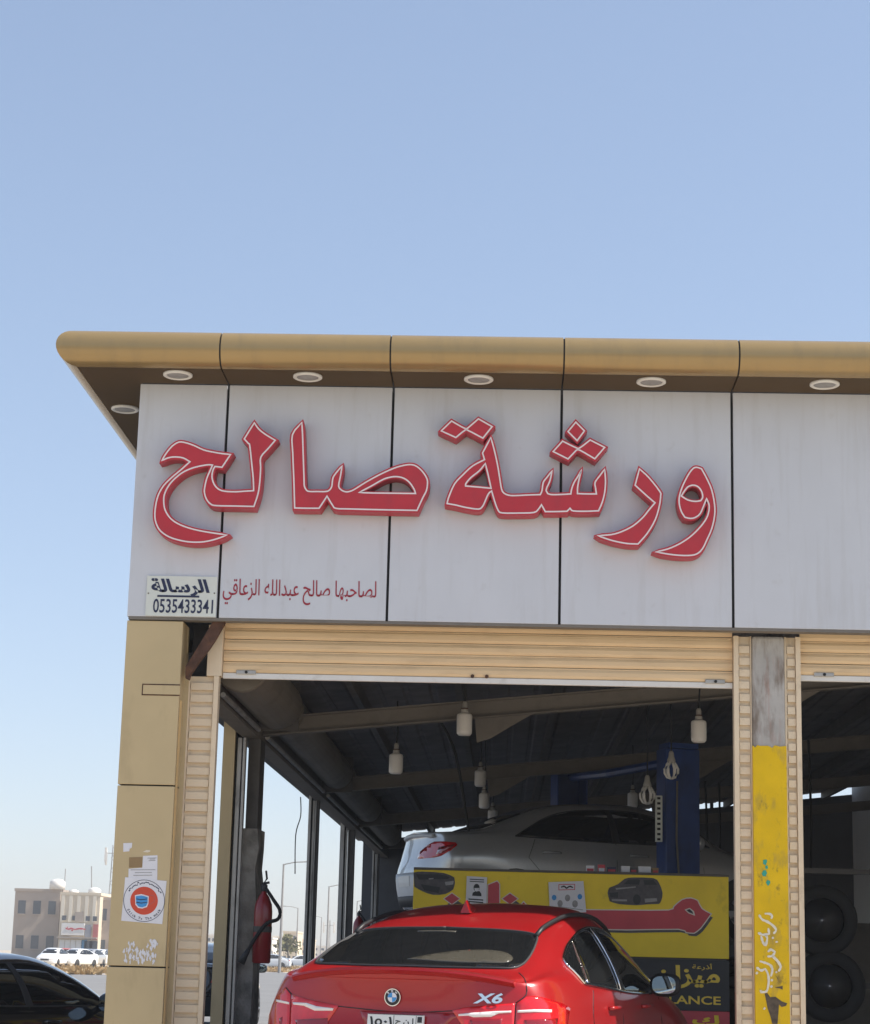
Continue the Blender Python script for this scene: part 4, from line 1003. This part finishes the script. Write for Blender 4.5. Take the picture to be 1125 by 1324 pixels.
mb = MB(); text_px(mb, arabic('ميزان'), 845, 1247, 931, 1279, YS-.003, bold=.03); text_px(mb, arabic('أذرعة'), 895, 1245.5, 921, 1255, YS-.003, bold=.01)
text_px(mb, 'BLANCE', 853, 1286.5, 932, 1299.5, YS-.003, bold=.02); mb.build('gold_lettering', mat('gold vinyl', (.82,.58,.06), .5, 0, .1), ct)
text_px(MB(), arabic('ك'), 895, 1312, 930, 1326, YS-.003, bold=.03).build('yellow_lettering', M_signyel, ct)
def poster(label, px, m=M_paper):
    t = thing('poster', label, 'poster', tuple(at(*px[3], YS))); poly_px(MB(), [px], YS-.018, .002).build('sheet', m, t); return t
pp = poster('small white poster with a masked figure on the left of the yellow sign', S8([(448,55),(562,62),(558,225),(442,212)]))
yq = YS-.0215
mb = MB(); poly_px(mb, [S8([(478 + 0,165),(482,148),(500,138),(520,140),(530,155),(530,168)])], yq, .001); poly_px(mb, [S8([(503 + 17*math.cos(t), 120 + 22*math.sin(t)) for t in [k*.4488 for k in range(14)]])], yq, .001)
for y in (70, 82): poly_px(mb, [S8([(465,y),(545,y+4),(545,y+9),(465,y+5)])], yq, .001)
for y in (182, 196): poly_px(mb, [S8([(458,y-2),(540,y+4),(540,y+11),(458,y+5)])], yq, .001)
mb.build('print', M_black, pp); poly_px(MB(), [S8([(490,122),(518,122),(514,138),(503,142),(494,138)])], yq-.0015, .001).build('mask_print', M_paper, pp)
pq = poster('wide white poster with small icons on the middle of the yellow sign', S7([(243,213),(402,208),(415,350),(250,354)]))
mb = MB()
for c, r in (((296,310),12), ((364,312),13), ((330,285),12)): poly_px(mb, [S7([(c[0]+r*math.cos(t), c[1]+r*1.3*math.sin(t)) for t in [k*.5236 for k in range(12)]])], yq, .001)
poly_px(mb, [S7([(288,322),(400,338),(400,341),(288,325)])], yq, .001); mb.build('icons', M_signlite, pq)
mb = MB()
for c in ((269,283), (386,279)): poly_px(mb, [S7([(c[0]+11*math.cos(t), c[1]+13*math.sin(t)) for t in [k*.7854 for k in range(8)]])], yq, .001)
mb.build('blue_icons', M_maskblue, pq)
poly_px(MB(), [S7([(289,223),(364,221),(364,248),(289,250)]), S7([(292,226),(361,224),(361,245),(292,247)])], yq, .001).build('title_frame', M_signred, pq)
strokes(MB(), [[(300,236),(315,232),(325,240),(340,232),(355,238)]], 640, 1080, .28444, yq, 3, .001).build('title', M_black, pq)
# small boxes on the counter top
cols = [M_paper, M_signred, M_navy, M_paper, M_signgrey, M_paper, M_card]
labs = ['white box at the left end of the row on the counter', 'red box in the row on the counter', 'navy box in the row on the counter', 'white box right of the navy box on the counter', 'dark grey box in the row on the counter', 'wide white box near the right end of the counter row', 'brown box at the right end of the row on the counter']
for k, (a, b, h) in enumerate(((758,768,8),(773,782,9.5),(785,796,7),(803,814,8.5),(815,823,7),(825,841,8.5),(843,851,7))):
    p, q = at(a, 1128-h, YS+.2), at(b, 1129, YS+.2)
    t = thing('parts_box', labs[k], 'box', ((p.x+q.x)/2, YS+.2, ZT+.022), 'parts boxes on the counter')
    box(p.x, q.x, YS+.14, YS+.24, ZT+.0222, ZT+.022+h/137).build('carton', cols[k], t)
    box(p.x+.006, q.x-.006, YS+.137, YS+.1398, ZT+.03, ZT+.022+h/137*.55).build('print', M_signred if k % 2 == 0 else M_paper, t)

# ------------------------------------------------------------------ hanging bulbs
def tbulb(px, py, wpx, Y, label, top=None):
    s_ = FPX/(Y + 14.44)*1.0; c = at(px, py, Y); r = wpx/2/s_; x, y, z = c
    t = thing('hanging_bulb', label, 'bulb', (x, y, z), 'cylindrical bulbs hanging from the roof')
    MB().lathe([(.2*r,-1.55*r),(.75*r,-1.5*r),(.97*r,-1.25*r),(r,-.9*r),(r,1.0*r),(.92*r,1.25*r),(.5*r,1.45*r)], (x, y, z), n=20).build('globe', M_bulb, t, smooth=True)
    MB().lathe([(.48*r,1.45*r),(.45*r,1.9*r),(.32*r,2.0*r),(.34*r,2.6*r),(.22*r,2.9*r)], (x, y, z), n=14).build('socket', M_socket, t, smooth=True)
    MB().lathe([(.40*r,1.88*r),(.46*r,1.92*r),(.46*r,2.02*r),(.40*r,2.06*r)], (x, y, z), n=14).build('collar', M_rust, t)
    zt = min(zr(x)-.02, 4.6) if top is None else top
    MB().tube([(x, y, z+2.85*r), (x+.01, y, (z+zt)/2), (x, y, zt)], .008, 6).build('cord', M_cord, t)
tbulb(600.5, 936, 20, 3.3, 'large milky bulb hanging highest, in the middle of the doorway')
tbulb(512, 987, 18, 5.0, 'milky bulb hanging at the left, over the tail of the silver saloon')
tbulb(903.5, 945, 20, 3.3, 'large milky bulb hanging at the right beside the yellow pillar')
tbulb(621, 1006, 14.5, 9.0, 'upper of the three small bulbs hanging in a column above the saloon roof')
tbulb(626, 1035, 13.5, 9.3, 'middle of the three small bulbs hanging in a column above the saloon roof')
tbulb(637, 1056, 12.5, 13.5, 'lowest of the three small bulbs, half hidden behind the saloon roof')
tbulb(818, 1034, 13, 11.5, 'small dim bulb hanging left of the blue lift post')
def lotus(px, py, hpx, Y, label):
    s_ = FPX/(Y + 14.44); c = at(px, py, Y); x, y, z = c; H = hpx/s_
    t = thing('spiral_bulb', label, 'bulb', (x, y, z), 'lotus shaped tube bulbs')
    for k in range(6):
        a = math.pi*2*k/6
        P = [(x + r*H*math.cos(a), y + r*H*math.sin(a), z + h*H) for r, h in ((.08,.12),(.17,.0),(.245,-.15),(.235,-.30),(.15,-.44),(.03,-.48))]
        MB().tube(P, .042*H, 8).build('tube', M_bulb, t, smooth=True)
    MB().lathe([(.13*H,.06*H),(.15*H,.16*H),(.10*H,.30*H),(.09*H,.42*H),(.05*H,.50*H)], (x, y, z), n=14).build('socket', M_socket, t, smooth=True)
    MB().tube([(x, y, z+.5*H), (x, y, zr(x)-.02)], .008, 6).build('cord', M_cord, t)
lotus(868, 989, 36, 5.0, 'lotus shaped tube bulb hanging in front of the blue lift post')
lotus(837, 1021, 37, 6.4, 'lotus shaped tube bulb hanging just left of the blue lift post')

# ------------------------------------------------------------------ fire extinguishers on the side columns
def exting(px0, py0, px1, py1, Y, label):
    p, q = at(px0, py0, Y), at(px1, py1, Y); r = (q.x-p.x)/2; x = (p.x+q.x)/2; H = p.z-q.z; z = q.z
    t = thing('fire_extinguisher', label, 'extinguisher', (x, Y, z), 'wall hung fire extinguishers')
    MB().lathe([(.85*r,0),(r,.02*H),(r,.70*H),(.92*r,.80*H),(.6*r,.90*H),(.3*r,.95*H),(.25*r,H)], (x, Y, z), n=24).build('cylinder', M_extred, t, smooth=True)
    MB().lathe([(.26*r,.97*H),(.36*r,1.0*H),(.36*r,1.06*H),(.2*r,1.08*H)], (x, Y, z), n=14).build('valve', M_plastic, t)
    MB().tube([(x-.2*r, Y, z+1.08*H), (x+.55*r, Y, z+1.10*H)], .012, 6).tube([(x-.1*r, Y, z+1.08*H), (x+.25*r, Y, z+1.15*H), (x+.12*r, Y, z+1.26*H)], .010, 6).build('lever', M_plastic, t)
    c = Vector((x, Y-r*1.1, z))
    P = [(x+.2*r, Y-.3*r, z+1.02*H), (x+1.15*r, Y-.7*r, z+.86*H), (x+1.9*r, Y-.8*r, z+.72*H), (x+1.75*r, Y-1.1*r, z+.60*H), (x+.6*r, Y-1.3*r, z+.54*H), (x-.5*r, Y-1.3*r, z+.36*H), (x-1.3*r, Y-1.2*r, z+.18*H)]
    MB().tube([tuple(v) for v in crom([Vector(p_) for p_ in P], 4)], .016 if r < .1 else .018, 8).build('hose', M_rubber, t, smooth=True)
    n0, n1 = Vector(P[-1]), Vector(P[-1]) + (Vector(P[-1]) - Vector(P[-2])).normalized()*1.6*r
    MB().tube([n0, n1], [.018, .035], 10).build('nozzle', M_plastic, t, smooth=True)
    MB().lathe([(1.03*r,.42*H),(1.03*r,.50*H)], (x, Y, z), n=24).build('strap', M_steel_d, t)
exting(330, 1150, 349.5, 1246, 3.05, 'red fire extinguisher with a looped black hose on the nearest side column')
exting(457, 1183, 470, 1235, 15.55, 'far red fire extinguisher with looped hose, half hidden by the red car roof')

# ------------------------------------------------------------------ clutter inside
def cable(label, pts, r=.012):
    P = [tuple(v) for v in crom([Vector(p) for p in pts], 5)]
    return tag(MB().tube(P, r, 6).build('hanging_cable', M_cord, None, loc=P[-1]), label, 'cable')
c0 = at(389, 1022, 9.6); cable('thin cable dangling in the left side opening', [(c0.x, 9.6, 3.16), (c0.x+.01, 9.6, c0.z-.3), (c0.x-.04, 9.6, at(389,1080,9.6).z), (c0.x-.03, 9.6, at(386,1130,9.6).z)], .007)
for k, (a, y0, b, y1, Y, l) in enumerate(((912,1040,914,1128,12,'dark hose hanging behind the right lift post, nearer the post'), (930,1040,929,1128,13,'dark hose hanging between the lift post and the yellow pillar, nearer the pillar'), (1046,990,1048,1130,9,'dark hose hanging in the right hand bay'), (570,880,606,1075,7.0,'thin cable running down from the roof to the saloon'))):
    p, q = at(a, y0, Y), at(b, y1, Y); cable(l, [(p.x, Y, min(zr(p.x), p.z+.3)), ((p.x+q.x)/2+.015, Y, (p.z+q.z)/2), (q.x, Y, q.z)], .016)
# grey saloon parked deep inside and tyres seen through the right hand bay
tr0 = MB()
def tyre(x, y, z, label, r=.33):
    t = thing('tyre', label, 'tyre', (x, y, z), 'tyres in the right hand bay')
    MB().lathe([(r*.62,-.09),(r*.66,-.105),(r*.9,-.11),(r*.97,-.09),(r,-.07),(r,-.03),(r*.97,-.028),(r*.97,-.018),(r,-.016),(r,.016),(r*.97,.018),(r*.97,.028),(r,.03),(r,.07),(r*.97,.09),(r*.9,.11),(r*.62,.09)], (x, y, z), 'Y', 32, False).build('tread', M_rubber, t, smooth=True)
    MB().lathe([(r*.60,-.06),(r*.3,-.04),(.05,-.03),(.05,.03),(r*.3,.04),(r*.60,.06)], (x, y, z), 'Y', 20).build('rim', M_rim, t, smooth=True)
for k, (px, py, l) in enumerate(((1062,1190,'upper tyre on the rack seen through the right hand bay'), (1072,1275,'lower tyre on the rack seen through the right hand bay'))):
    p = at(px, py, 5.0); tyre(p.x, 5.0, p.z, l)
rk = thing('tyre_rack', 'dark steel rack holding tyres in the right hand bay', 'rack', (3.3, 5.2, .03))
for x in (2.55, 4.2): box(x, x+.05, 5.16, 5.21, .03, 2.3).build('upright', M_steel_d, rk)
for z in (.52, 1.14, 2.2): box(2.601, 4.199, 5.14, 5.23, z, z+.05).build('shelf_bar', M_steel_d, rk)
cb = thing('tool_cabinet', 'grey steel tool cabinet at the back of the right hand bay', 'cabinet', (4.2, 12, .03))
box(3.4, 4.9, 12, 12.6, .03, 1.9).build('carcass', M_steel, cb)
for x in (3.42, 4.16): box(x, x+.72, 11.975, 11.998, .1, 1.85).build('door', M_steel, cb)
saloon('dark_saloon', 'dark saloon deep in the workshop, right of the blue lift post', (3.3, 14.5, .03), R_(-60), M_blackcar, simple=True, sub=(3,2))

# ------------------------------------------------------------------ cars outside on the left
pB = at(100, 1290, .6)
saloon('black_saloon', 'shiny black saloon parked left of the corner column', (-4.34, 1.9, 0), R_(-24), M_blackcar, H=1.28)
saloon('black_saloon', 'black car glimpsed between the side columns with its round mirror showing', (-5.6, 24.3, 0), R_(0), M_blackcar, H=1.52)

# ------------------------------------------------------------------ street behind
def lamp(tx, ty, by, d, label, single=None):
    """street lamp: top of pole at photo point, arm to +1 / -1"""
    dist = 2600*9.0/(by-ty); Y = dist - 14.44; p = at(tx, ty, Y); z = p.z
    b = at(tx - (by-ty)*.02, by, Y)
    t = thing('street_lamp', label, 'street lamp', (b.x, Y, 0), 'street lamps along the road')
    MB().tube([(b.x, Y, 0), (b.x, Y, z*.5), (b.x, Y, z)], [.13, .10, .07], 8).build('pole', M_pole, t)
    MB().tube([(b.x, Y, z-.05), (b.x+d*.9, Y, z+.16), (b.x+d*1.9, Y, z+.22)], .05, 6).build('arm', M_pole, t)
    MB().box(min(b.x+d*1.9, b.x+d*2.6), max(b.x+d*1.9, b.x+d*2.6), Y-.15, Y+.15, z+.16, z+.28).build('lantern', M_pole, t)
    return t
for tx, ty, by, d, l in ((364,1117,1258,1,'tallest street lamp, beside the near fire extinguisher'), (384,1174,1252,-1,'street lamp with arm to the left, left of the second side column'),
                         (424,1146,1249,1,'street lamp with arm to the right, between the second and third side columns'), (415,1186,1248,-1,'smaller street lamp with arm to the left, between the second and third side columns'),
                         (461,1165,1248,1,'street lamp with arm to the right, right of the third side column'), (500,1176,1247,-1,'street lamp seen between the last side column and the saloon bumper')):
    lamp(tx, ty, by, d, l)
def bld(name, label, px0, px1, pyt, dist, depth, m, storeys=2, cols=4, extra=None, group='far town buildings', win=M_win):
    Y = dist - 14.44; p, q = at(px0, pyt, Y), at(px1, pyt, Y); H = p.z; x0, x1 = p.x, q.x
    t = thing(name, label, 'building', ((x0+x1)/2, Y, 0), group)
    wl = box(x0, x1, Y, Y+depth, 0, H).build('wall', m, t)
    box(x0-.1, x1+.1, Y-.12, Y+depth+.1, H+.002, H+.35).build('parapet', m, t)
    for r in range(storeys):
        for c in range(cols):
            cx = x0 + (x1-x0)*(c+.5)/cols; z = H*(r+.35)/storeys; hw = min(.55, (x1-x0)/cols*.25)
            w_ = box(cx-hw, cx+hw, Y-.05, Y-.01, z, z+H/storeys*.38).build('window', win, t)
            box(cx-hw-.1, cx+hw+.1, Y-.14, Y-.051, z-.12, z-.002).build('sill', m, w_)
    return t, x0, x1, Y, H
t, x0, x1, Y, H = bld('town_building', 'cream striped two storey shop building with white sign at far left', 79, 130, 1157, 252, 14, M_bcream, 0, 0)
for k in range(5):
    a = x0 + (x1-x0)*(k+.12)/5; box(a, a+(x1-x0)*.085, Y-.12, Y-.003, H*.60, H-.05).build('stripe', M_bcream2, t)
for c in (.12, .38, .72, .9): a = x0 + (x1-x0)*c; box(a-.25, a+.25, Y-.16, Y-.122, H*.62, H*.69).build('window', M_win, t)
a = x0 + (x1-x0)*.5; box(a-.5, a+.5, Y-.2, Y-.125, H*.60, H*.75).build('balcony_window', M_btan, t)
sg_ = box(x0+.4, x0+(x1-x0)*.66, Y-.5, Y-.2, H*.40, H*.58).build('shop_sign', M_bwhite, t)
strokes(MB(), [[(160,520),(185,528),(210,522),(240,530),(280,524),(330,530)],[(175,510),(180,515)],[(210,540),(225,536)]], 60, 1120, .15404, Y-.52, 6, .02).build('sign_script', M_signred, sg_)
box(x0+(x1-x0)*.68, x0+(x1-x0)*.83, Y-.4, Y-.2, H*.34, H*.56).build('side_sign', M_bgrey, t); box(x0+(x1-x0)*.88, x1, Y-.45, Y-.2, H*.34, H*.57).build('red_sign', M_redcar, t)
box(x0, x1, Y-.9, Y-.005, H*.355, H*.375).build('awning', M_btan, t)
for c in range(4): a = x0 + .2 + (x1-x0)*.14*c; box(a, a+(x1-x0)*.125, Y-.1, Y-.004, .1, H*.33).build('shop_shutter', M_bwhite, t)
a = x0 + (x1-x0)*.60; box(a, a+(x1-x0)*.13, Y-.1, Y-.004, .1, H*.335).build('blue_door', M_bluedoor, t)
for c in (.77, .9): a = x0 + (x1-x0)*c; box(a-.5, a+.5, Y-.1, Y-.004, .1, H*.32).build('shop_front', M_win, t)
bld('town_building', 'tan block with grey roof at the far left edge, beside the striped shop', 20, 78.5, 1152, 256, 14, M_btan, 2, 3)
bld('town_building', 'tan block half hidden by the corner column, right of the striped shop', 130.5, 165, 1164, 254, 14, M_btan, 2, 3)
for k, (a, b, tp, d, m, l) in enumerate(((340,352,1214,420,M_bwhite,'slim white tower block left of the lamp posts in the side opening'), (352.5,366,1212,430,M_bcream2,'pale cream block directly right of the slim white tower block'),
        (366.5,384,1206,410,M_bcream,'taller golden cream block behind the second street lamp'), (384.5,402,1216,440,M_bcream,'golden block partly behind the second side column'),
        (268,284,1210,380,M_bwhite,'white block glimpsed between corner column and first side column'), (404,430,1224,500,M_bwhite,'low white block between the second and third side columns'),
        (300,339.5,1222,460,M_bcream,'cream block mostly hidden behind the first side column'), (430.5,520,1229,520,M_bcream2,'long low pale block beyond the third side column'))):
    bld('town_building', l, a, b, tp, d, 12, m, 3, 3)
mb = thing('roof_tank', 'white water tank on the roof of the tan block at the far left', 'tank', tuple(at(74, 1152, 242)))
p = at(74, 1150, 242); MB().lathe([(1.0,0),(1.0,.9),(.7,1.2),(.2,1.3)], (p.x, 242, p.z), n=14).build('shell', M_bwhite, mb, smooth=True); MB().tube([(p.x+.9,242,p.z+.5),(p.x+.9,242,p.z+2.6)], .06, 6).build('vent_pipe', M_pole, mb)
mb = thing('roof_tank', 'white water tanks on the roof of the striped shop', 'tank', tuple(at(122, 1160, 243)))
p = at(122, 1158, 243); MB().lathe([(.8,0),(.8,.7),(.5,.95),(.2,1.0)], (p.x, 243, p.z), n=14).build('shell', M_bwhite, mb, smooth=True); MB().lathe([(.6,0),(.6,.5),(.2,.7)], (p.x-2.6, 243, p.z), n=14).build('small_shell', M_bwhite, mb, smooth=True)
def mast(px, pyt, pyb, Y, label, antennas=True, w_=.35):
    p, q = at(px, pyt, Y), at(px, pyb, Y); t = thing('antenna_mast', label, 'mast', (q.x, Y, q.z))
    if not antennas:
        MB().tube([(q.x, Y, q.z), (p.x, Y, p.z)], .07, 6).build('pole', M_pole, t); return
    H = p.z - q.z
    for dx, dy in ((-w_,-w_),(w_,-w_),(0,w_)): MB().tube([(q.x+dx, Y+dy, q.z), (q.x+dx*.6, Y+dy*.6, p.z)], .06, 6).build('leg', M_pole, t)
    mb = MB(); n = 9
    for k in range(n):
        z0, z1 = q.z + H*k/n, q.z + H*(k+1)/n; s_ = 1 if k % 2 else -1
        mb.tube([(q.x-w_*.9*s_, Y-w_, z0), (q.x+w_*.9*s_, Y-w_, z1)], .035, 5)
    mb.build('lattice', M_pole, t)
    for k in range(3):
        for dx in (-1.1, 1.0): MB().box(q.x+dx-.13, q.x+dx+.13, Y-.3+k*.25, Y-.12+k*.25, p.z-1.9-k*.3, p.z-.3-k*.3).build('antenna', M_bwhite, t)
    MB().tube([(q.x-1.1, Y, p.z-1), (q.x+1.0, Y, p.z-1)], .05, 5).build('crossbar', M_pole, t)
mast(144.5, 1093, 1166, 246, 'lattice antenna mast rising beside the corner column at left')
mast(118.5, 1120, 1152, 247, 'thin pole aerial on the roof of the striped shop', False)
mast(424, 1190, 1246, 400, 'antenna mast with panel aerials between the second and third side columns')
# parked cars by the shops
spots = [(99,1250.6,R_(160),M_whitecar,'white saloon in front of the shops, nearest of the parked row'), (82,1250.0,R_(100),M_redcar,'faded red car behind the white saloon by the shops'), (115,1250.0,R_(172),M_silver,'grey car parked right of the nearest white saloon'),
         (127,1249.9,R_(178),M_whitecar,'white car parked beside the corner column, second from the right of the row'), (138,1249.9,R_(178),M_blackcar,'dark car half hidden by the corner column at the end of the row'), (68,1250.2,R_(175),M_whitecar,'white car at the far left edge of the parked row'),
         (350,1252,R_(90),M_whitecar,'white car on the far road beside the tallest lamp post'), (390,1251,R_(90),M_whitecar,'white car on the far road left of the second side column'), (422,1250,R_(80),M_whitecar,'white car on the far road right of the second side column')]
for px, py, rz, m, l in spots:
    g = gnd(px, py); saloon('parked_saloon', l, (g.x, g.y, 0), rz, m, H=1.55, group='cars parked by the shops', sub=(2,2), simple=True)
# dry scrub on the verge and a small tree
rg = random.Random(5)
mb = MB()
for k in range(40):
    px, py = (rg.uniform(92, 142), rg.uniform(1251, 1260)) if k < 18 else (rg.uniform(340, 395), rg.uniform(1251, 1257))
    g = gnd(px, py); h = rg.uniform(.12, .45)
    for j in range(30):
        a = rg.uniform(0, 6.28); r = rg.uniform(.1, 1.4); mb.add([(g.x+r*math.cos(a)-.12, g.y+r*math.sin(a), 0), (g.x+r*math.cos(a)+.12, g.y+r*math.sin(a), 0), (g.x+r*1.3*math.cos(a)+rg.uniform(-.3,.3), g.y+r*1.3*math.sin(a), h*rg.uniform(.4,1))], [(0,1,2)])
o = tag(mb.build('dry_scrub', M_scrub), 'dry tan scrub scattered over the sandy verge', 'scrub'); o['kind'] = 'stuff'
g = gnd(371, 1252); tr = thing('roadside_tree', 'small dusty tree on the verge behind the second street lamp', 'tree', (g.x, g.y, 0))
MB().tube([(g.x, g.y, 0), (g.x+.1, g.y, 1.2), (g.x, g.y, 2.2)], [.14, .1, .06], 7).build('trunk', M_steel_d, tr)
mb = MB()
for j in range(420):
    a, e, r = rg.uniform(0, 6.28), rg.uniform(-.5, 1.5), rg.uniform(.3, 1.7); c = Vector((g.x + r*math.cos(a)*math.cos(e), g.y + r*math.sin(a)*math.cos(e), 2.3 + r*.9*math.sin(e)))
    u = Vector((rg.uniform(-1,1), rg.uniform(-1,1), rg.uniform(-1,1))).normalized()*.22; v = u.cross(Vector((rg.uniform(-1,1), rg.uniform(-1,1), rg.uniform(-1,1)))).normalized()*.16
    mb.add([c-u, c+v, c+u, c-v], [(0,1,2,3)])
mb.build('crown', M_leaf, tr)

# ------------------------------------------------------------------ thin dusty air
hz = box(-700, 700, -60, 900, -1.0, 26).build('haze', bpy.data.materials.new('dusty air')); hz['kind'] = 'stuff'
hm = hz.data.materials[0]; hm.use_nodes = True; hm.node_tree.nodes.clear()
_o = hm.node_tree.nodes.new('ShaderNodeOutputMaterial'); _v = hm.node_tree.nodes.new('ShaderNodeVolumePrincipled')
_v.inputs['Color'].default_value = (.92, .92, .93, 1); _v.inputs['Density'].default_value = .0007; _v.inputs['Anisotropy'].default_value = .2
hm.node_tree.links.new(_v.outputs[0], _o.inputs['Volume'])
